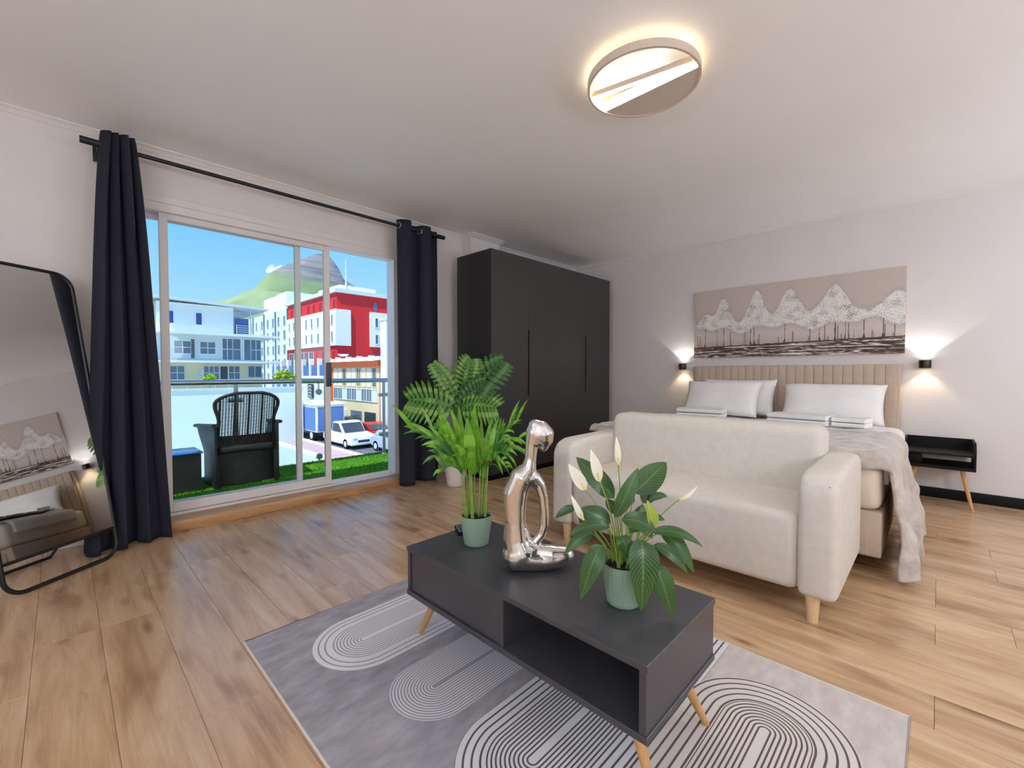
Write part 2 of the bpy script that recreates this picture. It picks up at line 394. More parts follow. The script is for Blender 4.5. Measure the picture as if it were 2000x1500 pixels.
def wicker_chair():
    t = thing('wicker_armchair', (1.2, 4.72, .036), 'black woven wicker armchair with high flared back on the balcony', 'armchair')
    yb = 4.585
    def half(z):   # half-width of the back silhouette
        z -= .036
        if z < .42: return lerp(.262, .235, z / .42)
        if z < .60: return lerp(.235, .225, (z - .42) / .18)
        if z < .76: return .225 + .035 * sm(z, .60, .76)
        return .26 * math.sqrt(max(0, 1 - ((z - .76) / .108) ** 2)) if z > .76 else .26
    cx = 1.2
    z0, z1 = .05, .895
    def by(x, z): return yb - .10 * sm(z, .35, .95) + .05 * ((x - cx) / .26) ** 2 + .03
    # rim
    pts = []
    zs = [z0 + (z1 - .001 - z0) * k / 40 for k in range(41)]
    L = [(cx - half(z), z) for z in zs]; Rr = [(cx + half(z), z) for z in reversed(zs)]
    pts = [Vector((x, by(x, z), z)) for x, z in L + Rr]
    obj('back_rim', tube(B(), pts, .016, 8), M['wicker'], t)
    bm = B()
    for k in range(-11, 12):                    # upright canes
        xx = k * .0222
        zz = [z for z in [.42 + .02 * q for q in range(25)] if half(z) > abs(xx) + .004]
        if len(zz) > 1: tube(bm, [(cx + xx, by(cx + xx, z), z) for z in zz], .0038 if k % 5 else .010, 5)
    z = .45
    while z < .885:                              # horizontal strands
        h = half(z)
        if h > .03: tube(bm, [(cx + h * s, by(cx + h * s, z) + .003, z) for s in (-1, -.75, -.5, -.25, 0, .25, .5, .75, 1)], .0034, 4)
        z += .0135
    obj('back_weave', bm, M['wicker'], t, kind='stuff')
    def lower(u, v):
        z = lerp(.05, .50, v); h = half(z); x = cx + h * (2 * u - 1); return Vector((x, by(x, z) + .006 + .003 * math.sin(u * 90) * math.sin(v * 120), z))
    bm = grid(60, 60, lower); obj('lower_back', bm, M['wicker'], t).modifiers.new('thick', 'SOLIDIFY').thickness = .02
    obj('seat', bx(.97, 1.43, 4.60, 5.02, .34, .42, bev=.03, seg=3), M['wicker'], t)
    for s in (-1, 1):
        def side(u, v):
            z = lerp(.04, .60, v); y = lerp(4.58, 5.02, u); x = cx + s * (.262 + .05 * sm(z, .3, .62) * u); return Vector((x, y, z - .03 * u * v + .002 * math.sin(v * 170)))
        a = obj('arm_panel', grid(24, 70, side), M['wicker'], t); a.modifiers.new('thick', 'SOLIDIFY').thickness = .018
        obj('arm_rest', tube(B(), [(cx + s * (.262 + .05 * u), lerp(4.56, 5.04, u), .61 - .03 * u) for u in [k / 8 for k in range(9)]], .030, 10, flat=.6), M['wicker'], t)
        for y in (4.60, 5.0): obj('leg', cyl(B(), (cx + s * .24, y, .036), (cx + s * .24, y, .34), .018, seg=10), M['wicker'], t)
    obj('front_panel', bx(.95, 1.45, 4.99, 5.01, .05, .36, bev=.005), M['wicker'], t)
    return t
wicker_chair()
t = thing('wicker_side_table', (.62, 4.88, .036), 'small square black wicker table with glass top coloured blue as reflected sky beside the armchair', 'side table')
bm = B()
def shell(u, v):
    a = u * 4; k = int(min(a, 3.999)); f = a - k; c = [(.40, 4.66), (.85, 4.66), (.85, 5.0), (.40, 5.0), (.40, 4.66)]
    x = lerp(c[k][0], c[k + 1][0], f); y = lerp(c[k][1], c[k + 1][1], f); return Vector((x, y, lerp(.04, .37, v) + .002 * math.sin(v * 120)))
o = obj('wicker_body', grid(48, 40, shell), M['wicker'], t); o.modifiers.new('thick', 'SOLIDIFY').thickness = .02
M['skytop'] = Mat('blue_glass_top', (40, 96, 170), .12, 0, .6).m  # sky reflection on the glass top, put in as blue base colour
obj('table_top', bx(.385, .865, 4.645, 5.015, .37, .382, bev=.004), M['skytop'], t)
for xx in (.43, .82):
    for yy in (4.69, 4.97): obj('leg', cyl(B(), (xx, yy, .036), (xx, yy, .08), .018, seg=10), M['wicker'], t)

# ------------------------------------------------------------------ outdoors: street, boundary wall, buildings, mountain
GZ = -4.0
struct(obj('ground_street', bx(-60, 130, 6.0, 160, GZ - .4, GZ), M['roadlight']), 'pale concrete yard and street below the balcony')
struct(obj('road_asphalt', bx(12.7, 16.2, 8, 60, GZ, GZ + .01), M['asphalt']), 'dark asphalt lane with parked vehicles')
struct(obj('pavement_strip', bx(10.9, 12.4, 8, 34.2, GZ, GZ + .06), M['pinkpave']), 'pink paved footpath beside the lane')
struct(obj('kerb_line', bx(12.4, 12.7, 8, 60, GZ, GZ + .14), M['kerb']), 'pale kerb between footpath and lane')
struct(obj('kerb_line', bx(10.6, 10.9, 8, 34.2, GZ, GZ + .14), M['kerb']), 'pale kerb between yard and footpath')
o = thing('boundary_wall', (0, 34.6, GZ), 'long blank white boundary wall beyond the balcony railing', 'wall', kind='structure')
obj('wall_body', bx(-30, 12.75, 34.5, 34.8, GZ, -.06), M['ovw'], o); obj('wall_coping', bx(-30.05, 12.85, 34.42, 34.88, -.06, .04), M['ovw2'], o)

def wall_window(par, face, plane, a0, a1, z0, z1, glass='oglass', fr='orail', bars=(0, 0), t=.07):
    """a window set on a facade; face 'y' looks towards -Y at y=plane, face 'x' looks towards -X at x=plane"""
    def bb(bm, p0, p1, q0, q1, d0, d1):
        if face == 'y': box(bm, p0, p1, plane - d1, plane - d0, q0, q1)
        else: box(bm, plane - d1, plane - d0, p0, p1, q0, q1)
    bm = B()
    bb(bm, a0 - t, a0, z0 - t, z1 + t, 0, .08); bb(bm, a1, a1 + t, z0 - t, z1 + t, 0, .08)
    bb(bm, a0, a1, z1, z1 + t, 0, .08); bb(bm, a0, a1, z0 - t, z0, 0, .08)
    for k in range(bars[0]):
        c = lerp(a0, a1, (k + 1) / (bars[0] + 1)); bb(bm, c - .03, c + .03, z0, z1, 0, .06)
    for k in range(bars[1]):
        c = lerp(z0, z1, (k + 1) / (bars[1] + 1)); bb(bm, a0, a1, c - .03, c + .03, 0, .06)
    w = obj('window', bm, M[fr], par, smooth=0)
    bm = B(); bb(bm, a0, a1, z0, z1, .005, .03); obj('pane', bm, M[glass], w, smooth=0)
    return w

# white three-storey block with flat roofs
YA = 55
a = thing('apartment_block', (8, YA, GZ), 'white three-storey block with overhanging roof slabs and blue blinds', 'building')
obj('ground_wall', bx(-14, 15.9, YA, YA + 14, GZ, 2.15), M['ocream'], a)
obj('middle_wall', bx(-14, 15.9, YA + .1, YA + 14, 2.3, 5.0), M['ovw2'], a)
obj('top_wall', bx(6.6, 13.15, YA, YA + 12, 5.2, 8.15), M['ovw'], a)
obj('top_wall', bx(-14, 6.2, YA + 1.2, YA + 12, 5.2, 7.7), M['ocream'], a)
obj('floor_slab', bx(-14, 17.6, YA - 1.0, YA + 14, 2.12, 2.34), M['ovw'], a)
obj('floor_slab', bx(-14, 17.4, YA - 1.2, YA + 14, 4.98, 5.2), M['ovw'], a)
bm = B(); prism(bm, [(6.0, 8.45), (16.4, 8.05), (16.4, 8.2), (13.2, 8.38), (6.0, 8.62)], 1, YA - .9, YA + 13); obj('roof', bm, M['ovw2'], a, smooth=0)
obj('roof', bx(-14, 6.4, YA - .2, YA + 13, 7.9, 8.1), M['ovw2'], a)
obj('terrace_wall', bx(13.15, 14.6, YA + 3, YA + 3.2, 5.2, 8.1), M['ovw2'], a)
obj('terrace_screen', bx(14.0, 15.3, YA + 2.6, YA + 2.9, 5.2, 7.3), M['oblue'], a)
obj('roof_post', cyl(B(), (14.9, YA + .3, 5.2), (14.9, YA + .3, 8.1), .06), M['orail'], a)
bm = B()
for k in range(5): tube(bm, [(13.3, YA - .6, 5.3 + k * .22), (16.8, YA - .6, 5.3 + k * .22)], .02, 5)
for xx in (13.3, 14.5, 15.6, 16.8): tube(bm, [(xx, YA - .6, 5.2), (xx, YA - .6, 6.25)], .03, 5)
obj('terrace_railing', bm, M['orail'], a)
for x0, x1 in ((7.3, 7.92), (9.79, 10.28)): wall_window(a, 'y', YA, x0, x1, 6.06, 7.25, 'oblueglass', 'ovw')
for x0, x1, z0, z1, bs in ((5.2, 6.4, 3.06, 4.3, (1, 1)), (7.95, 9.32, 3.06, 4.3, (1, 1)), (10.13, 11.45, 3.06, 4.3, (1, 1)), (12.1, 13.0, 2.5, 4.75, (1, 1)), (13.1, 13.8, 2.5, 4.75, (0, 1)), (14.15, 14.75, 2.5, 4.75, (0, 0)), (14.85, 15.8, 2.5, 4.75, (1, 1))):
    wall_window(a, 'y', YA + .1, x0, x1, z0, z1, 'oglass', 'ovw', bs)
for x0, x1, z0, z1, bs in ((5.0, 6.3, .4, 1.75, (1, 1)), (7.58, 8.73, .4, 1.75, (1, 1)), (10.4, 11.72, .38, 1.76, (2, 1)), (11.85, 12.52, .38, 1.76, (0, 0)), (12.65, 13.65, .4, 1.78, (1, 1)), (14.5, 15.8, .6, 1.8, (1, 0))):
    wall_window(a, 'y', YA, x0, x1, z0, z1, 'oglass' if x0 != 11.85 else 'odark', 'orail', bs)
bm = B()
for xx in (9.82, 10.28): box(bm, xx, xx + .05, YA - .12, YA, .1, 1.38)
for k in range(7): box(bm, 9.82, 10.3, YA - .1, YA - .04, .15 + k * .18, .24 + k * .18)
obj('louvre_screen', bm, M['ovw'], a)
bm = B(); 
for k in range(9): box(bm, 9.35, 9.62, YA - .06, YA + .1, 2.6 + k * .22, 2.74 + k * .22)
obj('louvre_screen', bm, M['odark'], a)
bm = B(); tube(bm, [(-14, YA - .9, .35), (17.4, YA - .9, .35)], .03, 5); tube(bm, [(-14, YA - .9, -.1), (17.4, YA - .9, -.1)], .03, 5)
for k in range(27): tube(bm, [(-14 + 1.2 * k, YA - .9, -1), (-14 + 1.2 * k, YA - .9, .35)], .025, 5)
obj('ground_railing', bm, M['orail'], a)
def shrub(loc, r, label, cols, n=420, sd=1):
    rr = random.Random(sd); bm = B()
    for k in range(n):
        d = Vector((rr.gauss(0, 1), rr.gauss(0, 1), rr.gauss(0, .8))).normalized() * r * rr.uniform(.5, 1); d.z = abs(d.z) * 1.1
        p = Vector(loc) + d; s = r * .22; u = Vector((rr.uniform(-1, 1), rr.uniform(-1, 1), rr.uniform(-1, 1))).normalized(); v = u.orthogonal().normalized()
        bm.faces.new([bm.verts.new(p + u * s), bm.verts.new(p + v * s * .5), bm.verts.new(p - u * s), bm.verts.new(p - v * s * .5)])
    t = thing('shrub', loc, label, 'shrub')
    obj('foliage', bm, cols, t, smooth=0, kind='stuff'); obj('stem', cyl(B(), (loc[0], loc[1], GZ), (loc[0], loc[1], loc[2] + r * .4), .05, .03, 6), M['oakleg'], t)
M['leafyellow'] = speckled('yellow_foliage', (170, 190, 60), .8, .3, 3)
M['leaflime'] = speckled('lime_foliage', (150, 190, 40), .8, .2, 3)
shrub((10.45, YA - 2.2, .3), .6, 'lime green shrub in front of the white three-storey block', M['leaflime'], sd=2)
shrub((16.6, 50, .35), 1.1, 'yellow-green bush beside the blue fence of the red building', M['leafyellow'], sd=5)

# red building and the pale tower row behind it
XR, YRD = 27.7, 62.
r_ = thing('red_building', (XR, YRD, GZ), 'bright red office building with wrap-around white panels', 'building')
obj('wall', bx(XR, 45, YRD, 81.4, GZ, 12.6), M['ored'], r_)
obj('parapet', bx(XR - .4, 45.4, YRD - .4, 81.8, 12.6, 13.15), M['ovw2'], r_)
obj('roof_plant', bx(30, 36, 66, 74, 13.15, 14.6), M['ovw'], r_)
obj('mast', cyl(B(), (31, 66, 13.15), (31, 66, 18.6), .16, .06, 8), M['orail'], r_)
obj('white_panel', bx(XR - .35, 29.65, YRD - .35, 81.2, 5.0, 10.2), M['ovw'], r_)
obj('white_panel', bx(32.74, 38, YRD - .35, YRD + 1, 5.0, 10.25), M['ovw'], r_)
for yy in (62.7, 67.6, 70.0, 72.2, 75.4, 77.5, 79.5):
    wall_window(r_, 'x', XR, yy - .22, yy + .22, 10.5, 11.65, 'odark', 'ored')
    for z0 in (5.6, 8.0): wall_window(r_, 'x', XR - .35, yy - .25, yy + .25, z0, z0 + 1.4, 'oglass', 'ovw')
for yy in (63.0, 66.8, 69): wall_window(r_, 'x', XR, yy - .2, yy + .2, 2.6, 4.2, 'odark', 'ored')
for yy in (71.2, 73.2, 75.2, 77.6, 79.8): wall_window(r_, 'x', XR, yy - .8, yy + .8, .6, 4.3, 'odark', 'orail', (1, 0))
wall_window(r_, 'y', YRD, 33.36, 34.03, 10.42, 11.8, 'oglass', 'ored')
for z0 in (5.5, 8.0): wall_window(r_, 'y', YRD - .35, 33.5, 33.95, z0, z0 + 1.35, 'oglass', 'ovw')
wall_window(r_, 'y', YRD, 33.4, 34.0, 2.6, 4.0, 'oglass', 'ored')
g_ = thing('pale_tower_block', (XR, 82, GZ), 'pale grey block of flats joined to the red building', 'building')
obj('wall', bx(XR + .3, 44, 81.9, 110, GZ, 12.4), M['ovw2'], g_)
obj('roof_block', bx(XR + 1.0, 40, 85, 97.5, 12.4, 15.6), M['ovw'], g_); obj('roof_block', bx(XR + 2.0, 38, 87.5, 93, 15.6, 16.3), M['ovw'], g_)
for yy in (84, 87, 90, 93, 96.5, 100, 103.5, 107):
    for k in range(5): wall_window(g_, 'x', XR + .3, yy - .55, yy + .35, -.6 + 2.55 * k, 1.0 + 2.55 * k, 'oglass', 'orail')
for yy in (82.2, 88.5, 95, 102): obj('downpipe', bx(XR + .1, XR + .3, yy - .12, yy + .12, GZ, 12.4), M['oglass'], g_)
f_ = thing('blue_fence_wall', (24, 58, GZ), 'blue perimeter wall with white pillars before the red building', 'wall')
obj('wall_panel', bx(24, 24.2, 44.5, 78, GZ, 2.1), M['oblue'], f_)
for k in range(12): obj('pillar', bx(23.85, 24.35, 45 + 2.8 * k, 45.5 + 2.8 * k, GZ, 3.0), M['ovw'], f_)

# street row on the far side of the lane
XS = 17.
b_ = thing('cream_workshop', (XS, 35, GZ), 'cream two-storey workshop with orange fascia and roller doors', 'building')
obj('wall', bx(XS, 27, 30.8, 39.0, GZ, 1.6), M['ocream'], b_)
obj('fascia', bx(XS - .25, 27, 30.7, 39.1, 1.5, 2.0), M['oorange'], b_)
bm = B(); prism(bm, [(XS - .6, 2.0), (27, 3.0), (27, 3.15), (XS - .6, 2.25)], 1, 30.6, 39.2); obj('roof', bm, M['ovw'], b_, smooth=0)
obj('end_pillar', bx(XS - .3, XS + .4, 38.9, 39.4, GZ, 2.0), M['oorange'], b_)
for k in range(9): wall_window(b_, 'x', XS, 31.1 + k * .86, 31.72 + k * .86, .0, 1.45, 'ovw2' if k % 3 else 'oglass', 'ocream', (1 if k % 2 else 0, 0), .05)
for k in range(9): wall_window(b_, 'x', XS, 31.0 + k * .86, 31.75 + k * .86, -1.18, -.25, 'oglass' if k % 3 else 'ovw2', 'orail', (1, 0), .05)
for y0, y1, mt in ((31.3, 33.0, 'odark'), (33.6, 35.4, 'oglass'), (36.2, 38.4, 'ovw2')):
    d_ = obj('roller_door', bx(XS - .06, XS, y0, y1, GZ, -2.05), M[mt], b_)
    bm = B()
    for k in range(9): box(bm, XS - .09, XS - .06, y0, y1, GZ + .1 + k * .21, GZ + .25 + k * .21)
    obj('door_ribs', bm, M[mt], d_, smooth=0)
dsh = obj('satellite_dish', lathe([(.05, 0), (.35, .08), (.5, .2)], 20, (XS + .3, 37.5, 2.5)), M['ovw'], b_)
w_ = thing('white_corner_house', (XS, 24, GZ), 'plain white building with stepped parapet beside the cream workshop', 'building')
obj('wall', bx(XS, 26, 14, 30.5, GZ, 5.1), M['ovw'], w_); obj('parapet', bx(XS + .1, 26, 14, 29.2, 5.1, 6.1), M['ovw'], w_)
obj('drainpipe', cyl(B(), (XS - .08, 29.6, GZ), (XS - .08, 29.6, 5.0), .06, seg=8), M['ovw2'], w_)
obj('coping', bx(XS - .1, 26, 13.9, 30.6, 5.05, 5.2), M['ovw2'], w_)
p_ = thing('pale_shop', (XS, 42, GZ), 'pale grey shop with a dark vertical sign on its wall', 'building')
obj('wall', bx(XS, 23.5, 39.4, 47, GZ, .6), M['ovw2'], p_); obj('coping', bx(XS - .12, 23.6, 39.4, 47.1, .55, .75), M['ovw'], p_)
wall_window(p_, 'x', XS, 42.4, 43.8, -2.3, -1.6, 'odark', 'ovw', (1, 0)); wall_window(p_, 'x', XS, 44.1, 45.0, -2.3, -1.6, 'odark', 'ovw')
obj('awning', bx(XS - 1.3, XS, 41.2, 46.2, -2.95, -2.85), M['ovw'], p_)
obj('doorway', bx(XS - .05, XS, 43.3, 44.6, GZ, -3.0), M['odark'], p_)
sg = obj('sign_board', bx(XS - .18, XS - .06, 43.2, 44.3, -1.35, .0), M['odark'], p_)
bm = B()
for k in range(4):
    z = -.18 - k * .32
    box(bm, XS - .20, XS - .18, 43.45, 44.05, z - .03, z + .03); box(bm, XS - .20, XS - .18, 43.45, 43.55, z - .2, z); box(bm, XS - .20, XS - .18, 43.95, 44.05, z - .2, z)
obj('sign_lettering', bm, M['ovw'], sg, smooth=0)

# vehicles in the lane
def vehicle_wheels(par, pts, r=.33, w=.2):
    for (x, y) in pts:
        wv = obj('wheel', cyl(B(), (x - w / 2, y, GZ + r), (x + w / 2, y, GZ + r), r, seg=18), M['tyre'], par)
        obj('hub_cap', cyl(B(), (x - w / 2 - .01, y, GZ + r), (x + w / 2 + .01, y, GZ + r), r * .6, seg=12), M['orail'], wv)
def car(cx, cy, ln, wd, ht, paint, label, ute=False):
    t = thing('parked_car', (cx, cy, GZ), label, 'car')
    h = ln / 2; z = GZ
    lower = [(-h, .35), (-h, .75), (-h + .1, .9), (-h * .45, 1.0), (h * .75, 1.0), (h - .05, .85), (h, .4), (h * .8, .25), (-h * .8, .25)]
    bm = B(); prism(bm, [(cy + u, z + v) for u, v in lower], 0, cx - wd / 2, cx + wd / 2)
    bmesh.ops.bevel(bm, geom=bm.edges[:], offset=.06, segments=2, affect='EDGES'); obj('body', bm, paint, t)
    top = [(-h * .42, .98), (-h * .12, ht - .05), (h * .1, ht), (h * (.35 if ute else .6), ht - .04), (h * (.42 if ute else .85), .98)]
    bm = B(); prism(bm, [(cy + u, z + v) for u, v in top], 0, cx - wd / 2 + .1, cx + wd / 2 - .1)
    bmesh.ops.bevel(bm, geom=bm.edges[:], offset=.05, segments=2, affect='EDGES'); cb = obj('cabin', bm, paint, t)
    bm = B()
    prism(bm, [(cy - h * .40, z + 1.03), (cy - h * .15, z + ht - .1), (cy - h * .17, z + ht - .1), (cy - h * .44, z + 1.03)], 0, cx - wd / 2 + .2, cx + wd / 2 - .2)
    obj('windscreen', bm, M['odark'], t)
    for s in (-1, 1):
        x0 = cx + s * (wd / 2 - .1); bm = B(); prism(bm, [(cy - h * .3, z + 1.03), (cy - h * .08, z + ht - .12), (cy + h * .3, z + ht - .12), (cy + h * .36, z + 1.03)], 0, x0 - .012, x0 + .012); obj('side_glass', bm, M['odark'], t)
        obj('headlight', bx(cx + s * wd * .34 - .15, cx + s * wd * .34 + .15, cy - h - .02, cy - h + .1, z + .66, z + .8, bev=.03), M['orail'], t)
    obj('grille', bx(cx - .4, cx + .4, cy - h - .015, cy - h + .1, z + .45, z + .62), M['odark'], t)
    obj('bumper', bx(cx - wd / 2, cx + wd / 2, cy - h - .08, cy - h + .15, z + .28, z + .44, bev=.04), M['orail'], t)
    vehicle_wheels(t, [(cx + s * (wd / 2 - .1), cy + u * h * .62) for s in (-1, 1) for u in (-1, 1)])
pw = Mat('car_white', (236, 238, 240), .25).m; pr_ = Mat('car_red', (190, 36, 40), .25).m; pb = Mat('car_dark', (44, 52, 62), .25).m; ps = Mat('car_silver', (176, 190, 214), .25).m
car(14.0, 29.6, 4.4, 1.8, 1.72, pw, 'white pickup parked in front of the cream workshop', True)
car(15.9, 29.5, 4.0, 1.7, 1.45, pr_, 'red car parked beside the white pickup')
car(15.0, 24.9, 4.0, 1.7, 1.4, ps, 'silver-blue car parked in the lane near the railing post')
car(16.0, 34.4, 4.2, 1.75, 1.5, pb, 'dark grey car parked tight against the workshop wall')
tk = thing('box_truck', (13.6, 35, GZ), 'white-roofed box truck with dark side parked in the lane', 'truck')
obj('cargo_box', bx(12.9, 15.0, 32.4, 37.2, GZ + .7, GZ + 2.7, bev=.03), M['ovw'], tk)
obj('side_curtain', bx(12.86, 12.9, 32.6, 37.0, GZ + .8, GZ + 2.5), M['oblue'], tk)
obj('roof_cap', bx(12.8, 15.1, 32.3, 37.3, GZ + 2.68, GZ + 2.8, bev=.02), M['ovw'], tk)
cbm = B(); prism(cbm, [(37.3, GZ + .5), (39.0, GZ + .5), (39.0, GZ + 1.5), (38.6, GZ + 2.2), (37.3, GZ + 2.2)], 0, 13.0, 14.9); obj('cab', cbm, M['ovw'], tk)
obj('rear_door', bx(13.0, 14.9, 32.36, 32.4, GZ + .8, GZ + 2.55), M['oblue'], tk); obj('chassis', bx(13.2, 14.7, 32.5, 38.8, GZ + .45, GZ + .7), M['odark'], tk)
vehicle_wheels(tk, [(x, y) for x in (13.05, 14.85) for y in (33.4, 38.2)], .42, .28)

# the mountain: a ridge with a rocky layered cap and green flanks
def mountain_mat():
    m = Mat('mountain', (120, 140, 90), .95, 0, .1); g = m.n('ShaderNodeNewGeometry'); s = m.n('ShaderNodeSeparateXYZ'); m.l(g.outputs['Position'], s.inputs[0])
    nz = m.noise(m.coord('Object', (.012, .012, .05)), 1, 5); z = m.math('ADD', s.outputs['Z'], m.math('MULTIPLY', nz, 46))
    green = m.ramp(m.noise(m.coord('Object', (.02, .02, .02)), 1, 4), [(.35, srgb(138, 158, 116)), (.7, srgb(166, 178, 138))])
    rock = m.ramp(m.noise(m.coord('Object', (.008, .008, .12)), 1, 5), [(.35, srgb(112, 112, 124)), (.6, srgb(160, 154, 156)), (.75, srgb(128, 140, 112))])
    f = m.ramp(m.math('DIVIDE', z, 400), [(.545, (0, 0, 0, 1)), (.58, (1, 1, 1, 1))])
    m.color(m.mix(f, green, rock)); return m.m
prof = [(-100, 0), (60, 70), (150, 112), (215, 140), (232, 148), (278, 174), (289, 190), (297, 203), (331, 226), (357, 242), (379, 256), (410, 268), (430, 264), (446, 247), (458, 220), (486, 205), (520, 192), (600, 150), (720, 90), (900, 0)]
def ridge(x):
    for (x0, z0), (x1, z1) in zip(prof, prof[1:]):
        if x0 <= x <= x1: return lerp(z0, z1, (x - x0) / (x1 - x0))
    return 0
def mt(u, v):
    x = lerp(-100, 900, u); d = (v - .5) * 2; h = ridge(x)
    fall = (1 - abs(d)) ** .8
    top = 150 + 40 * noise.noise(Vector((x * .01, v * 5, 0)))
    # cliffs: the cap keeps its height over a narrow plateau, the flanks slope away
    z = h * (fall if abs(d) > .04 else 1) if h < 170 else max(min(h, 178) * fall, h * (1 - sm(abs(d), .03, .17)))
    z += 6 * noise.noise(Vector((x * .03, v * 30, 1))) * (abs(d) > .01)
    return Vector((x, 1000 + d * 420, max(z, -8) - 2))
mo = obj('mountain', grid(170, 80, mt, False), mountain_mat(), None); struct(mo); tag(mo, 'green mountain with a layered rocky summit on the skyline', 'mountain')
# ------------------------------------------------------------------ ceiling lamp and wall lights
LAMP_W, SCONCE_UP, SCONCE_DN, FILL_W = 100., 3.4, 2.6, 18.6
def ceiling_lamp(loc, label, strength):
    cx, cy, zt = loc; r = .275; z0, z1 = zt - .075, zt - .035
    t = thing('ceiling_light', (cx, cy, zt), label, 'ceiling light', 'ceiling lights')
    mem = emit('lamp_led', (255, 250, 240), strength); halo = emit('lamp_halo_led', (255, 222, 150), strength * .035)
    bm = B(); ri = r - .012
    n = 72
    P = [[(q * math.cos(2 * math.pi * k / n), q * math.sin(2 * math.pi * k / n)) for k in range(n)] for q in (r, ri)]
    vv = [[[bm.verts.new((cx + P[a][k][0], cy + P[a][k][1], z)) for k in range(n)] for z in (z0, z1)] for a in (0, 1)]
    for k in range(n):
        j = (k + 1) % n
        bm.faces.new((vv[0][0][k], vv[0][0][j], vv[0][1][j], vv[0][1][k])); bm.faces.new((vv[1][0][k], vv[1][1][k], vv[1][1][j], vv[1][0][j]))
        bm.faces.new((vv[0][0][k], vv[1][0][k], vv[1][0][j], vv[0][0][j])); bm.faces.new((vv[0][1][k], vv[0][1][j], vv[1][1][j], vv[1][1][k]))
    obj('ring', bm, M['lampframe'], t)
    # half-moon panel on the far side of the chord
    xc = .06; a0 = math.acos(xc / ri)
    poly = [(cx + ri * math.cos(a), cy + ri * math.sin(a)) for a in [lerp(-a0, a0, k / 40) for k in range(41)]]
    obj('half_moon_panel', prism(B(), poly, 2, z0 + .004, z1 - .004), M['lampframe'], t)
    hy = ri * math.sin(a0)
    A_, B_, C_ = Vector((cx + xc - .018, cy - hy, 0)), Vector((cx + xc - .018, cy + hy, 0)), Vector((cx - .075, cy + math.sqrt(ri ** 2 - .075 ** 2) - .012, 0))
    def strip(p, q, w):
        d = (q - p).normalized(); s = Vector((-d.y, d.x, 0)) * w
        return lambda a, b: prism(B(), [(v.x, v.y) for v in (p + s, q + s, q - s, p - s)], 2, a, b)
    f = strip(A_, B_, .014); lb = obj('light_bar', f(z0 + .012, z1), M['lampframe'], t, smooth=0); obj('led_lens', f(z0 + .0095, z0 + .0115), mem, lb, smooth=0)
    f = strip(A_ + Vector((-.02, .02, 0)), C_, .0095); lb = obj('light_bar', f(z0 + .012, z1), M['lampframe'], t, smooth=0); obj('led_lens', f(z0 + .0095, z0 + .0115), mem, lb, smooth=0)
    f = strip(B_, C_, .014); lb = obj('light_bar', f(z0 + .012, z1), M['lampframe'], t, smooth=0); obj('led_lens', f(z0 + .0095, z0 + .0115), mem, lb, smooth=0)
    bm = B(); nh = 28                                   # upward LED tape on the ring: the warm halo on the ceiling
    for k in range(nh):
        a, b = 2 * math.pi * k / nh, 2 * math.pi * (k + 1) / nh
        bm.faces.new([bm.verts.new((cx + q * math.cos(w), cy + q * math.sin(w), z1 + .002)) for q, w in ((r, a), (r, b), (ri - .004, b), (ri - .004, a))])
    o = obj('halo_strip', bm, halo, t, smooth=0)
    obj('ceiling_plate', lathe([(.055, -.036), (.055, 0)], 32, (cx + .16, cy, zt), True, True), M['lampframe'], t)
    return t
M['lampframe'] = speckled('lamp_frame', (208, 196, 184), .4, .03, 10)
ceiling_lamp((2.08, 1.10, ZC), 'round ceiling light with half-moon panel and glowing V-shaped bars', LAMP_W)

def fill_globe(x, y, label):
    # invented opal globes, hung out of view to brighten the interior
    zc = 1.5; t = thing('fill_globe', (x, y, ZC), label, 'fill light', 'added fill globes over the unseen rear of the studio')
    obj('ceiling_rose', lathe([(.05, -.02), (.05, 0)], 24, (x, y, ZC), True, True), M['black'], t)
    obj('cord', cyl(B(), (x, y, zc + .29), (x, y, ZC - .02), .004, seg=8), M['black'], t)
    obj('socket', lathe([(.035, .24), (.035, .29), (.01, .3)], 16, (x, y, zc), True, True), M['black'], t)
    bm = B(); bmesh.ops.create_icosphere(bm, subdivisions=2, radius=.25, matrix=Matrix.Translation((x, y, zc))); obj('globe', bm, M['fillglow'], t, smooth=180)
M['fillglow'] = emit('fill_globe_glow', (230, 241, 255), FILL_W)
for x, y, lb in ((-1.6, .6, 'added opal fill globe hanging nearest the leaning mirror'), (-1.3, -1.5, 'added opal fill globe hanging in the rear corner away from bed and door'), (1.3, -1.9, 'added opal fill globe hanging between the corner globe and the bed-wall globe'), (3.8, -1.9, 'added opal fill globe hanging nearest the nightstand')):
    fill_globe(x, y, lb)

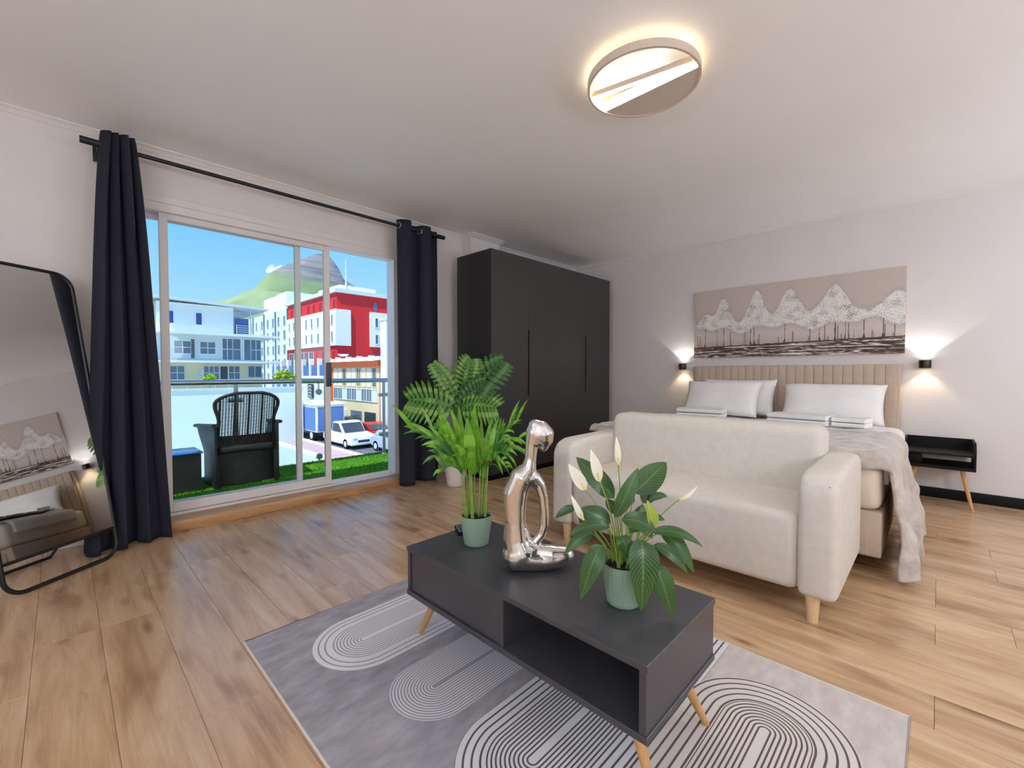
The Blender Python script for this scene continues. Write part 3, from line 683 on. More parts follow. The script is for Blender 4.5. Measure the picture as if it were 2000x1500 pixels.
def sconce(y, label):
    xw = XH; z = 1.155
    t = thing('wall_light', (xw, y, z), label, 'wall light', 'wall lights beside the headboard')
    cx = xw - .062
    obj('mount', bx(xw - .03, xw, y - .022, y + .022, z - .022, z + .022, bev=.004), M['brass'], t)
    obj('housing', lathe([(.036, -.034), (.040, -.034), (.041, -.03), (.041, .03), (.040, .034), (.036, .034), (.034, .020), (.034, -.020), (.036, -.034)], 32, (cx, y, z), False), M['brass'], t)
    obj('diffuser', lathe([(.034, .016), (.034, .020)], 24, (cx, y, z), True, True), emit('sconce_up', (255, 250, 244), 18), t)
    obj('diffuser', lathe([(.034, -.022), (.034, -.018)], 24, (cx, y, z), True, True), emit('sconce_down', (255, 214, 150), 10), t)
    for s, col, en in ((1, (1, .97, .93), SCONCE_UP), (-1, (1, .80, .52), SCONCE_DN)):
        ld = bpy.data.lights.new('sconce_beam', 'SPOT'); lo = bpy.data.objects.new('beam', ld); COL.objects.link(lo); lo.parent = t
        ld.energy = en; ld.color = col; ld.spot_size = R(98); ld.spot_blend = .12 if s > 0 else .5; ld.shadow_soft_size = .012
        lo.location = (-.062, 0, s * .03); lo.rotation_euler = (math.pi if s > 0 else 0, 0, 0)
sconce(2.211, 'small bronze up-and-down wall light on the wardrobe side of the bed')
sconce(.084, 'small bronze up-and-down wall light above the nightstand')

# ------------------------------------------------------------------ curtains
YROD, ZROD = 3.655, 2.46
t = thing('curtain_rod', (1.4, YROD, ZROD), 'black metal curtain rod spanning the balcony door', 'curtain rod')
obj('rod', tube(B(), [(.13, YROD, ZROD), (2.73, YROD, ZROD)], .0135, 14), M['black'], t)
for x0, x1 in ((.10, .20), (2.68, 2.76)): obj('end_cap', cyl(B(), (x0, YROD, ZROD), (x1, YROD, ZROD), .021, seg=18), M['black'], t)
for x in (.185, 2.66):
    b = obj('bracket', tube(B(), [(x, YROD, ZROD), (x, YW - .005, ZROD)], .009, 8), M['black'], t)
    obj('wall_plate', bx(x - .022, x + .022, YW - .01, YW, ZROD - .05, ZROD + .05, bev=.003), M['black'], b)
def curtain(xt, xb, zt, n, amp, label, ph=0., yb=-.10, eyelets=()):
    x0t, x1t = xt; x0b, x1b = xb
    t = thing('curtain', ((x0b + x1b) / 2, YROD, .01), label, 'curtain', 'dark curtains at the balcony door')
    def f(u, v):
        z = lerp(zt, .012, v); k = v ** .75
        x = lerp(lerp(x0t, x1t, u), lerp(x0b, x1b, u), k)
        am = amp * lerp(1.0, 1.35, v) * (1 + .25 * math.sin(u * 9 + 2 * ph))
        w = math.sin(2 * math.pi * n * u + ph + .6 * v * math.sin(3 * u + ph))
        y = YROD + am * w + yb * k * (.75 + .25 * math.sin(5 * u + ph))
        x += .015 * math.sin(4 * math.pi * n * u + ph) * (1 - .3 * v)
        x += .006 * noise.noise(Vector((u * 6, v * 3, ph))); y += .012 * noise.noise(Vector((u * 8, v * 2.2, ph + 4)))
        return Vector((x, y, z))
    c = obj('cloth', grid(150, 60, f), M['curtain'], t, smooth=60); c.modifiers.new('thick', 'SOLIDIFY').thickness = .004
    for u in eyelets:
        p = f(u, (zt - ZROD) / zt); q = f(u + .01, (zt - ZROD) / zt); d = (q - p).normalized(); nn = Vector((d.y, -d.x, 0))
        bm = B(); s = d; ring = [p + (s * math.cos(a) + UP * math.sin(a)) * .026 for a in [2 * math.pi * k / 24 for k in range(24)]]
        tube(bm, ring, .0055, 6, closed=True); obj('eyelet', bm, M['steel'], t)
    return t
curtain((.20, .335), (.065, .475), 2.545, 3.5, .036, 'dark charcoal curtain gathered beside the leaning mirror', 1.1, -.12)
curtain((2.215, 2.69), (2.215, 2.70), 2.515, 2.0, .055, 'dark charcoal eyelet curtain hanging beside the wardrobe', 2.6, -.03, (.04, .29, .54, .79))

# ------------------------------------------------------------------ leaning floor mirror
def mirror():
    u = Vector((.7934, .6087, 0)); rz = math.atan2(u.y, u.x); w, h = .53, 1.66
    base = Vector((.218, 3.454, 0)) - u * (w / 2)
    t = thing('floor_mirror', base, 'tall black-framed leaning floor mirror reflecting bed and painting', 'mirror', rz=rz)
    tilt = R(9.8); ct, st = math.cos(tilt), math.sin(tilt)
    def P(a, b, d=0.): return Vector((a, b * st + d * ct, b * ct - d * st + .012))
    def rrect(a0, a1, b0, b1, r):
        out = []
        for cx, cy, s in ((a1 - r, b0 + r, -90), (a1 - r, b1 - r, 0), (a0 + r, b1 - r, 90), (a0 + r, b0 + r, 180)):
            for k in range(9): an = R(s + 90 * k / 8); out.append((cx + r * math.cos(an), cy + r * math.sin(an)))
        return out
    obj('frame', tube(B(), [P(a, b) for a, b in rrect(-w / 2, w / 2, 0, h, .085)], .0105, 10, closed=True), M['black'], t, local=True)
    gb = .165
    pts = [(a, max(b, gb)) for a, b in rrect(-w / 2 + .006, w / 2 - .006, .006, h - .006, .08)]
    q = []
    for p in pts:
        if not q or (p[0] - q[-1][0]) ** 2 + (p[1] - q[-1][1]) ** 2 > 1e-8: q.append(p)
    # drop points collapsed on the bottom line except its two ends
    top = [p for p in q if p[1] > gb + 1e-6]; poly = [(-w / 2 + .006, gb), (w / 2 - .006, gb)] + top
    poly = [(-w / 2 + .006, gb), (w / 2 - .006, gb)] + sorted([p for p in top if p[0] > 0], key=lambda p: (p[1], -p[0])) + sorted([p for p in top if p[0] <= 0], key=lambda p: (-p[1], -p[0]))
    def slab(d0, d1, pl):
        bm = B(); A = [bm.verts.new(P(a, b, d0)) for a, b in pl]; C = [bm.verts.new(P(a, b, d1)) for a, b in pl]; n = len(pl)
        bm.faces.new(A); bm.faces.new(C[::-1])
        for i in range(n): bm.faces.new((A[i], A[(i + 1) % n], C[(i + 1) % n], C[i]))
        return bm
    obj('mirror_glass', slab(-.003, .0, poly), M['mirror'], t, smooth=0, local=True)
    obj('backing', slab(.0005, .012, poly), M['blackwood'], t, smooth=0, local=True)
    obj('bottom_bar', tube(B(), [P(-w / 2, gb - .008), P(w / 2, gb - .008)], .009, 10), M['black'], t, local=True)
    hb = P(0, 1.05, .02); hb2 = [Vector((s * .2, hb.y, hb.z)) for s in (-1, 1)]
    ft = [Vector((s * .2, .34, .012)) for s in (-1, 1)]
    pts = [hb2[0], ft[0] + Vector((0, -.02, .06)), ft[0] + Vector((.03, 0, 0)), ft[1] + Vector((-.03, 0, 0)), ft[1] + Vector((0, -.02, .06)), hb2[1]]
    obj('rear_stand', tube(B(), pts, .009, 10), M['black'], t, local=True)
mirror()

# ------------------------------------------------------------------ wardrobe
wx0, wx1, wyf, wyb, wz = 2.953, 5.11, 3.155, 3.685, 2.30
t = thing('wardrobe', ((wx0 + wx1) / 2, 3.42, 0), 'tall graphite four-door wardrobe with recessed black grips', 'wardrobe')
bm = B(); box(bm, wx0, wx0 + .02, wyf, wyb, .06, wz); box(bm, wx1 - .02, wx1, wyf, wyb, .06, wz); box(bm, wx0 + .02, wx1 - .02, wyf + .02, wyb, wz - .02, wz)
box(bm, wx0 + .02, wx1 - .02, wyf + .022, wyb, .06, .08); box(bm, wx0 + .02, wx1 - .02, wyb - .01, wyb, .08, wz - .02)
obj('carcass', bm, M['wardrobe'], t)
obj('plinth', bx(wx0 + .01, wx1 - .01, wyf + .04, wyb - .02, 0, .06), M['blackwood'], t)
dw = (wx1 - wx0 - .04) / 4
for k in range(4):
    x0 = wx0 + .02 + k * dw; x1 = x0 + dw
    g0, g1 = (.83, 1.545)
    ed = 1 if k in (0, 2) else -1                   # grip cut-out on the edge shared with the next door
    xe = x1 if ed == 1 else x0; s = -ed * .011
    xa, xb = x0 + .0007, x1 - .0007
    poly = [(xa, .066), (xb, .066)] + ([(xb, g0), (xb - .011, g0 + .004), (xb - .011, g1 - .004), (xb, g1)] if ed == 1 else []) + [(xb, wz - .001), (xa, wz - .001)] + ([(xa, g1), (xa + .011, g1 - .004), (xa + .011, g0 + .004), (xa, g0)] if ed == -1 else [])
    d = obj('door', prism(B(), poly, 1, wyf - .0, wyf + .018), M['wardrobe'], t, smooth=0)
    if ed == 1: obj('grip', bx(x1 - .0115, x1 + .0115, wyf + .012, wyf + .0195, g0, g1), M['blackwood'], d)

# ------------------------------------------------------------------ painting
def painting():
    y0, y1, z0, z1 = .218, 2.085, 1.256, 2.027; xf = XH - .034
    t = thing('canvas_painting', (XH, (y0 + y1) / 2, z0), 'wide canvas painting of cream blossoming trees over dark brown ground', 'painting')
    obj('canvas', bx(xf + .001, XH - .002, y0, y1, z0, z1), speckled('canvas_edge', (196, 182, 170), .8), t)
    NU, NV = 520, 215
    crowns = [(.075, .46, .062, .115), (.175, .50, .075, .10), (.175, .66, .045, .19), (.27, .48, .06, .07), (.355, .52, .085, .12), (.355, .74, .05, .18), (.44, .50, .06, .07), (.52, .53, .085, .13), (.515, .74, .055, .16), (.60, .53, .07, .09), (.66, .52, .06, .08), (.735, .56, .085, .14), (.725, .78, .052, .16), (.82, .53, .07, .09), (.90, .56, .07, .11), (.965, .62, .07, .17)]
    trunks = [(.07, .006), (.14, .005), (.178, .006), (.327, .007), (.345, .008), (.50, .007), (.66, .006), (.727, .007), (.77, .005), (.845, .008), (.92, .008)]
    rr = random.Random(5); thin = [(rr.uniform(.02, .98), rr.uniform(.04, .2)) for _ in range(34)]
    def colour(u, v):
        n1 = noise.noise(Vector((u * 14, v * 6, 0))); n2 = noise.noise(Vector((u * 150, v * 62, 3))); n3 = noise.noise(Vector((u * 320, v * 130, 7)))
        base = Vector((.52, .42, .36)).lerp(Vector((.60, .51, .46)), sm(v + .1 * n1, .2, .75))
        if .14 < v < .46: base = base.lerp(Vector((.70, .64, .61)), .6 * sm(v, .14, .3))
        top = .47 + .03 * math.sin(u * 40) * .4
        for c, h, w in ((.075, .17, .045), (.175, .38, .048), (.355, .44, .055), (.52, .40, .062), (.725, .42, .068), (.97, .25, .075), (.60, .06, .05), (.86, .04, .05)): top += h * math.exp(-((u - c) / w) ** 2)
        bot = .40 + .03 * math.sin(u * 36 + 1) + .03 * math.sin(u * 17)
        mid_, hf = (top + bot) / 2, (top - bot) / 2
        if u < .03: hf *= max(.05, (u - .012) / .018)
        best = (abs(v - mid_) / max(hf, .01) - 1) * hf / .10 + 1.0
        best += .30 * n2 + .12 * n1
        if best < 1.75: base = base.lerp(Vector((.42, .36, .38)), .5 * (1 - sm(best, 1.0, 1.75)))
        gr = .155 + .05 * u + .012 * noise.noise(Vector((u * 30, 1, 1)))
        for tx, tw in trunks:
            wv = tw * (.22 + .55 * (1 - sm(v, gr, gr + .06)))
            if abs(u - tx - .003 * noise.noise(Vector((v * 9, tx * 50, 0)))) < wv and gr - .02 < v < .50: base = Vector((.10, .065, .05))
        for tx, th in thin:
            if abs(u - tx) < .0016 and gr < v < gr + th: base = Vector((.16, .11, .09))
        if best < 1.05:
            c = Vector((.80, .78, .74)) + Vector((.2, .19, .17)) * n3
            lo = noise.noise(Vector((u * 26, v * 11, 5)))
            if n3 + .5 * n2 + .5 * lo < -.42: c = Vector((.20, .15, .09))
            elif n3 + .5 * lo < -.22: c = Vector((.50, .45, .36))
            elif n2 > .1: c = Vector((.90, .89, .86))
            base = c if best < .92 else base.lerp(c, .6)
        if v < gr:
            w1 = noise.noise(Vector((u * 9 + 3 * noise.noise(Vector((u * 5, v * 30, 2))), v * 52, 9))); w2 = noise.noise(Vector((u * 40, v * 130, 4)))
            s = w1 + .35 * w2
            base = Vector((.05, .032, .026)) if s < -.05 else Vector((.20, .12, .075)) if s < .15 else Vector((.55, .47, .42)) if s < .32 else Vector((.82, .78, .75))
            if v > gr - .016: base = Vector((.07, .045, .035))
        return base
    bm = B(); cl = bm.loops.layers.float_color.new('paint')
    V = [[None] * (NV + 1) for _ in range(NU + 1)]; Cc = {}
    for i in range(NU + 1):
        for j in range(NV + 1):
            u, v = i / NU, j / NV; c = colour(u, v)
            vt = bm.verts.new((xf, y1 - (y1 - y0) * u, z0 + (z1 - z0) * v)); V[i][j] = vt; Cc[vt] = (max(0, c.x), max(0, c.y), max(0, c.z), 1)
    for i in range(NU):
        for j in range(NV):
            f = bm.faces.new((V[i][j], V[i][j + 1], V[i + 1][j + 1], V[i + 1][j]))
            for lp in f.loops: lp[cl] = Cc[lp.vert]
    m = Mat('painted_canvas', (200, 190, 180), .6); at = m.n('ShaderNodeAttribute', attribute_name='paint')
    g = m.noise(m.coord('Object'), 160, 3); m.color(m.mix(.25, at.outputs['Color'], m.ramp(g, [(.3, (.8, .8, .8, 1)), (.7, (1, 1, 1, 1))]), 'MULTIPLY')); m.bump(g, .3, .004)
    obj('painted_face', bm, m.m, t, smooth=0)
painting()

# ------------------------------------------------------------------ bed
bx0, bx1, by0, by1 = 3.01, 5.16, .20, 2.06
t = thing('bed', ((bx0 + bx1) / 2, (by0 + by1) / 2, 0), 'beige upholstered double bed with channelled headboard', 'bed')
obj('plinth', bx(bx0 + .14, bx1, by0 + .12, by1 - .12, 0, .09), M['blackwood'], t)
base = obj('base', bx(bx0, bx1, by0, by1, .09, .335, bev=.012, seg=3), M['bedfab'], t)
for y0, y1 in ((by0 + .05, (by0 + by1) / 2 - .01), ((by0 + by1) / 2 + .01, by1 - .05)):
    obj('drawer', bx(bx0 - .012, bx0 + .02, y0, y1, .10, .295, bev=.008), M['bedfab'], base)
obj('mattress', bx(bx0 + .005, bx1 - .01, by0 + .005, by1 - .005, .335, .585, bev=.05, seg=4), M['sheet'], t)
hd = obj('headboard', bx(5.19, XH - .018, .235, 2.07, .0, 1.157, bev=.012, seg=3), M['bedfab'], t)
n = 23; pwid = (2.07 - .235 - .06) / n
chan = bx(5.165, 5.20, .0006, pwid - .0006, .20, 1.15, bev=.0045, seg=2)
me0 = None
for k in range(n):
    if me0 is None:
        c = obj('channel', chan, M['bedfab'], hd, local=True); me0 = c.data
    else:
        c = bpy.data.objects.new('channel', me0); COL.objects.link(c); c.parent = hd
    c.location = (-OFF[hd.name].x, .265 + k * pwid - OFF[hd.name].y, 0)

def duvet():
    zt = .625
    def f(u, v):
        # v across the bed (right edge to left edge, hanging both sides), u along
        x = lerp(bx0 + .14, 4.80, u); s = lerp(-.20, (by1 - by0) + .20, v); wd = by1 - by0
        r = .07
        def side(q):     # q: overhang arc length
            a = min(q / r, math.pi / 2); d = max(0, q - r * math.pi / 2); return r * math.sin(a), r * (1 - math.cos(a)) + d
        if s < 0: o_, dz = side(-s); y = by0 + .055 - o_; z = zt - dz
        elif s > wd: o_, dz = side(s - wd); y = by1 - .055 + o_; z = zt - dz
        else: y = by0 + .055 + (wd - .11) * s / wd; z = zt
        z += .014 * noise.noise(Vector((x * 3.2, y * 3.2, 1))) + .008 * noise.noise(Vector((x * 9, y * 7, 5)))
        return Vector((x, y, z))
    d = obj('duvet', grid(70, 80, f), M['linen'], None, smooth=80); d.modifiers.new('thick', 'SOLIDIFY').thickness = .03
    tag(d, 'white duvet spread over the bed', 'duvet')
duvet()
def throw():
    X0, Y0, zt = 3.078, .235, .655; r = .075
    def fall(q):
        a = min(q / r, math.pi / 2); return r * math.sin(a), r * (1 - math.cos(a)) + max(0, q - r * math.pi / 2)
    def f(u, v):
        b = lerp(-.66, 1.80, v ** 1.25)
        hang = max(0, -b)
        amax = (1.0 - .18 * sm(hang, 0, .6)) + .25 * sm(b, 0, 1.0); amin = -.13 - .04 * math.sin(b * 3)
        a = lerp(amin, amax, u)
        ox, dzx = fall(max(0, -a)); oy, dzy = fall(hang)
        x = X0 + max(0, a) - ox; y = Y0 + max(0, b) - oy; z = zt - max(dzx, dzy) - .45 * min(dzx, dzy)
        if hang > 0:
            k = sm(hang, .05, .6)
            y -= .085 * k * (.6 + .4 * u) + .030 * k * math.sin(a * 15 + 1.5) + .018 * k * math.sin(a * 33 + hang * 3)
            x += .05 * k * math.sin(hang * 6 + a * 4) - .05 * k * (1 - u)
        n1 = noise.noise(Vector((a * 5, b * 5, 2))); n2 = noise.noise(Vector((a * 13, b * 11, 8)))
        z += (.015 * n1 + .010 * n2) if hang < .02 else .006 * n1; x += .006 * n2 * (a < 0)
        if hang > 0: y += .022 * n1 + .012 * n2
        return Vector((x, y, max(z, .022)))
    d = obj('throw_blanket', grid(90, 150, f), M['velvet'], None, smooth=80); s = d.modifiers.new('thick', 'SOLIDIFY'); s.thickness = .014; s.offset = 0
    tag(d, 'silver-beige velvet throw draped over the bed corner to the floor', 'blanket')
throw()
def pillow(cx, cy, cz, w, h, d, lean, label, seed, mat='linen', yaw=0.):
    def f(u, v):
        return None
    bm = B(); nu, nv = 28, 20; L = {}
    for side in (1, -1):
        for i in range(nu + 1):
            for j in range(nv + 1):
                a, b = 2 * i / nu - 1, 2 * j / nv - 1
                e = max(0, (1 - a ** 4) * (1 - b ** 4)) ** .5
                pinch = 1 - .07 * (1 - abs(a) ** 2) * abs(b) ** 3; pinch2 = 1 - .06 * (1 - abs(b) ** 2) * abs(a) ** 3
                th = d / 2 * e * (1 + .18 * noise.noise(Vector((a * 2, b * 2, seed + side))))
                edge = i in (0, nu) or j in (0, nv)
                key = (i, j, 0 if edge else side)
                if key not in L: L[key] = bm.verts.new((0 + side * th * (0 if edge else 1), a * w / 2 * pinch2, b * h / 2 * pinch))
        for i in range(nu):
            for j in range(nv):
                q = []
                for (p, s) in ((i, j), (i + 1, j), (i + 1, j + 1), (i, j + 1)):
                    e2 = p in (0, nu) or s in (0, nv); q.append(L[(p, s, 0 if e2 else side)])
                bm.faces.new(q if side > 0 else q[::-1])
    o = obj('pillow', bm, M[mat], None, smooth=80); o.location = (cx, cy, cz); o.rotation_euler = (0, R(lean), R(yaw))
    return tag(o, label, 'pillow', 'white pillows on the bed')
pillow(4.80, 1.63, .815, .74, .40, .15, 30, 'white pillow on the wardrobe side leaning on another pillow', 1)
pillow(5.01, 1.53, .825, .72, .40, .11, 22, 'white pillow tucked behind the wardrobe-side front pillow', 4)
pillow(4.90, .70, .80, .78, .40, .18, 30, 'white pillow nearest the nightstand leaning on the headboard', 9)
def towel(cx, cy, cz, w, d, h, rz, label):
    t = thing('folded_towel', (cx, cy, cz), label, 'towel', 'folded white towels on the bed', R(rz))
    for k in range(2):
        z0 = h / 2 * k
        def f(u, v, z0=z0):
            a = u * 2 * math.pi; hh = h / 4 * .96; ex = d / 2 - hh
            s = math.cos(a); px = ex * max(-1, min(1, s * 1.6)) + hh * s * (abs(s) > .6); pz = hh * math.copysign(abs(math.sin(a)) ** .5, math.sin(a))
            return Vector((px, (v - .5) * w, z0 + hh + pz))
        bm = grid(24, 6, f); bmesh.ops.remove_doubles(bm, verts=bm.verts, dist=1e-5); bmesh.ops.holes_fill(bm, edges=[e for e in bm.edges if e.is_boundary])
        obj('fold', bm, M['towel'], t, local=True)
towel(4.485, 1.70, .642, .42, .26, .085, 8, 'folded white towel before the wardrobe-side pillows')
towel(4.50, .86, .640, .44, .26, .085, -6, 'folded white towel before the nightstand-side pillow')
towel(4.50, .50, .640, .22, .20, .075, -10, 'small folded white towel beside the larger towel by the nightstand')

# ------------------------------------------------------------------ nightstand
t = thing('nightstand', (5.06, -.01, 0), 'black open nightstand with raised rim and splayed oak legs', 'nightstand')
nx0, nx1, ny0, ny1 = 4.87, 5.245, -.222, .195
for y in (ny0, ny1 - .014):
    bm = B(); prism(bm, [(nx0, .315), (nx1, .315), (nx1, .53), (nx0 + .055, .53), (nx0, .47)], 1, y, y + .014); obj('side_panel', bm, M['blackwood'], t, smooth=0)
obj('top_shelf', bx(nx0, nx1, ny0 + .014, ny1 - .014, .425, .44), M['blackwood'], t)
obj('bottom_shelf', bx(nx0, nx1, ny0 + .014, ny1 - .014, .315, .34), M['blackwood'], t)
obj('back_rim', bx(nx1 - .014, nx1, ny0 + .014, ny1 - .014, .44, .53), M['blackwood'], t)
for sx in (-1, 1):
    for sy in (-1, 1):
        cx, cyy = (nx0 + nx1) / 2, (ny0 + ny1) / 2
        obj('leg', cyl(B(), (cx + sx * .17, cyy + sy * .195, 0), (cx + sx * .13, cyy + sy * .135, .315), .010, .016, 12), M['oakleg'], t)
o = obj('black_box', bx(4.90, 5.10, .085, .175, .34, .42, bev=.006), M['blackwood'], None); tag(o, 'small black box on the lower shelf of the nightstand', 'box')

# ------------------------------------------------------------------ sofa
def sofa():
    t = thing('sofa', (2.58, 1.035, 0), 'cream two-seat fabric sofa with rounded arms at the foot of the bed', 'sofa')
    def soft(bm, amp=.004, sc=5):
        for v in bm.verts: v.co += v.normal * 0 + Vector((noise.noise(v.co * sc), noise.noise(v.co * sc + Vector((7, 0, 0))), noise.noise(v.co * sc + Vector((0, 9, 0))))) * amp
        return bm
    def cushion(x0, x1, y0, y1, z0, z1, bev, seg=5, lean=0.):
        bm = bx(x0, x1, y0, y1, z0, z1, bev=bev, seg=seg)
        if lean:
            for v in bm.verts: v.co.x += lean * (v.co.z - z0)
        return soft(bm)
    obj('seat', cushion(2.225, 2.80, .425, 1.65, .115, .462, .045), M['sofa'], t)
    obj('backrest', cushion(2.66, 2.88, .415, 1.665, .14, .795, .055, 6, .11), M['sofa'], t)
    for y0, y1, s in ((.283, .43, -1), (1.645, 1.79, 1)):
        bm = B(); prof = [(2.205, .115), (2.955, .115), (2.965, .55), (2.945, .635), (2.89, .66), (2.32, .652), (2.25, .63), (2.212, .575)]
        prism(bm, prof, 1, y0, y1); bmesh.ops.bevel(bm, geom=bm.edges[:], offset=.035, segments=5, profile=.5, affect='EDGES')
        obj('arm', soft(bm), M['sofa'], t, smooth=50)
        pts = [Vector((x, y0 + .018 if s < 0 else y1 - .018, z)) for x, z in ((2.204, .13), (2.203, .3), (2.206, .55), (2.235, .625))]
    for x in (2.262, 2.89):
        for y in (.375, 1.70): obj('leg', cyl(B(), (x, y, 0), (x, y, .13), .021, .030, 18), M['paleleg'], t)
sofa()

# ------------------------------------------------------------------ rug
def rug():
    x0, x1, y0, y1 = .487, 1.822, .045, 1.962
    t = thing('area_rug', ((x0 + x1) / 2, (y0 + y1) / 2, 0), 'grey to beige rug with concentric arch lines under the coffee table', 'rug')
    m = Mat('rug_weave', (160, 155, 158), .95, 0, .1)
    g = m.n('ShaderNodeNewGeometry'); s = m.n('ShaderNodeSeparateXYZ'); m.l(g.outputs['Position'], s.inputs[0]); X, Yc = s.outputs['X'], s.outputs['Y']
    mot = m.noise(m.coord('Object', (1, 2.5, 1)), 9, 5); fib = m.noise(m.coord('Object', (120, 30, 1)), 6, 2)
    grey = m.ramp(mot, [(.3, srgb(142, 137, 143)), (.7, srgb(172, 167, 173))]); beige = m.ramp(mot, [(.3, srgb(190, 178, 172)), (.7, srgb(212, 202, 197))])
    # beige field: a big shape whose border runs between the arches
    fld = m.math('GREATER_THAN', m.math('SUBTRACT', m.math('MULTIPLY', X, 1.0), m.math('MULTIPLY', Yc, .55)), .86)
    col = m.mix(fld, grey, beige)
    def capsule(cx, cy, dirx, r, base, line, period, duty, groups=None):
        nonlocal col
        dx = m.math('SUBTRACT', X, cx)
        dxe = m.math('MINIMUM', dx, 0.) if dirx > 0 else m.math('MAXIMUM', dx, 0.)
        dy = m.math('SUBTRACT', Yc, cy)
        d = m.math('SQRT', m.math('ADD', m.math('MULTIPLY', dxe, dxe), m.math('MULTIPLY', dy, dy)))
        inside = m.math('LESS_THAN', d, r)
        ph = m.math('FRACT', m.math('DIVIDE', d, period)); ln = m.math('LESS_THAN', ph, duty)
        if groups:   # outer lines drawn farther apart
            ph2 = m.math('FRACT', m.math('DIVIDE', d, period * 1.9)); ln2 = m.math('LESS_THAN', ph2, duty * .62)
            far = m.math('GREATER_THAN', d, groups); ln = m.math('ADD', m.math('MULTIPLY', ln, m.math('SUBTRACT', 1., far)), m.math('MULTIPLY', ln2, far))
        core = m.math('LESS_THAN', d, period * .9); ln = m.math('MULTIPLY', ln, m.math('SUBTRACT', 1., core))
        c = m.mix(ln, base, line); col = m.mix(inside, col, c)
    lt = srgb(218, 216, 218); ltb = srgb(214, 206, 200); dk = srgb(92, 88, 92); mid = srgb(158, 153, 159); dkb = srgb(104, 90, 84)
    capsule(.832, 1.64, 1, .195, lt, mid, .0125, .42, .125)
    capsule(.872, 1.215, 1, .150, mid, lt, .0105, .45)
    capsule(.890, .785, 1, .215, lt, dk, .0125, .42, .13)
    capsule(1.447, .354, -1, .232, ltb, dkb, .0130, .40, .12)
    m.color(m.mix(.22, col, m.ramp(fib, [(.3, (.72, .72, .72, 1)), (.7, (1, 1, 1, 1))]), 'MULTIPLY')); m.bump(fib, .25, .003)
    obj('pile', bx(x0, x1, y0, y1, .0, .009, bev=.002, seg=1), m.m, t)
    bm = tube(B(), [(x0, y0, .006), (x1, y0, .006), (x1, y1, .006), (x0, y1, .006)], .0055, 8, closed=True)
    obj('bound_edge', bm, speckled('rug_edge', (205, 198, 190), .9, .05, 60), t)
rug()

# ------------------------------------------------------------------ coffee table
t = thing('coffee_table', (1.155, .985, 0), 'charcoal rectangular coffee table with open cubby and angled oak legs', 'coffee table')
cx0, cx1, cy0, cy1, cz0, cz1 = .943, 1.372, .478, 1.492, .208, .395; th = .018
obj('top', bx(cx0 - .004, cx1 + .004, cy0 - .004, cy1 + .004, cz1 - th, cz1, bev=.0015, seg=1), M['charcoal'], t)
obj('bottom_board', bx(cx0 - .004, cx1 + .004, cy0 - .004, cy1 + .004, cz0 - .004, cz0 + th - .004, bev=.0015, seg=1), M['charcoal'], t)
for y in (cy0, cy1 - th): obj('side_panel', bx(cx0, cx1, y, y + th, cz0 + th - .004, cz1 - th), M['charcoal'], t)
obj('divider', bx(cx0 + .003, cx1 - .012, .958, .976, cz0 + th - .004, cz1 - th), M['charcoal'], t)
obj('back_panel', bx(cx1 - .014, cx1 - .006, cy0 + th, cy1 - th, cz0 + th - .004, cz1 - th), M['charcoal'], t)
obj('drawer_front', bx(cx0 + .005, cx0 + .02, .978, cy1 - th - .002, cz0 + th - .002, cz1 - th - .002, bev=.001, seg=1), M['charcoal'], t)
for sx, xx in ((-1, cx0 + .085), (1, cx1 - .085)):
    for sy, yy in ((-1, cy0 + .085), (1, cy1 - .085)):
        obj('leg', cyl(B(), (xx + (.015 * sx if sx < 0 else .065), yy + sy * (.105 if sy > 0 else .075), .009), (xx, yy, cz0 - .003), .0095, .019, 16), M['oakleg'], t)

# ------------------------------------------------------------------ remote control
t = thing('remote_control', (1.19, 1.462, .395), 'slim black and grey remote control behind the palm pot', 'remote control', rz=R(-28))
obj('shell', bx(-.022, .022, -.05, .05, 0, .016, bev=.004), M['blackwood'], t, local=True)
obj('face_plate', bx(-.017, .017, -.044, .046, .0155, .0175, bev=.001, seg=1), M['steel'], t, local=True)
for k in range(3):
    for j in range(2): obj('button', lathe([(.004, .0175), (.0035, .019)], 10, (-.007 + .014 * j, -.03 + .02 * k, 0), True, True), M['black'], t, local=True)

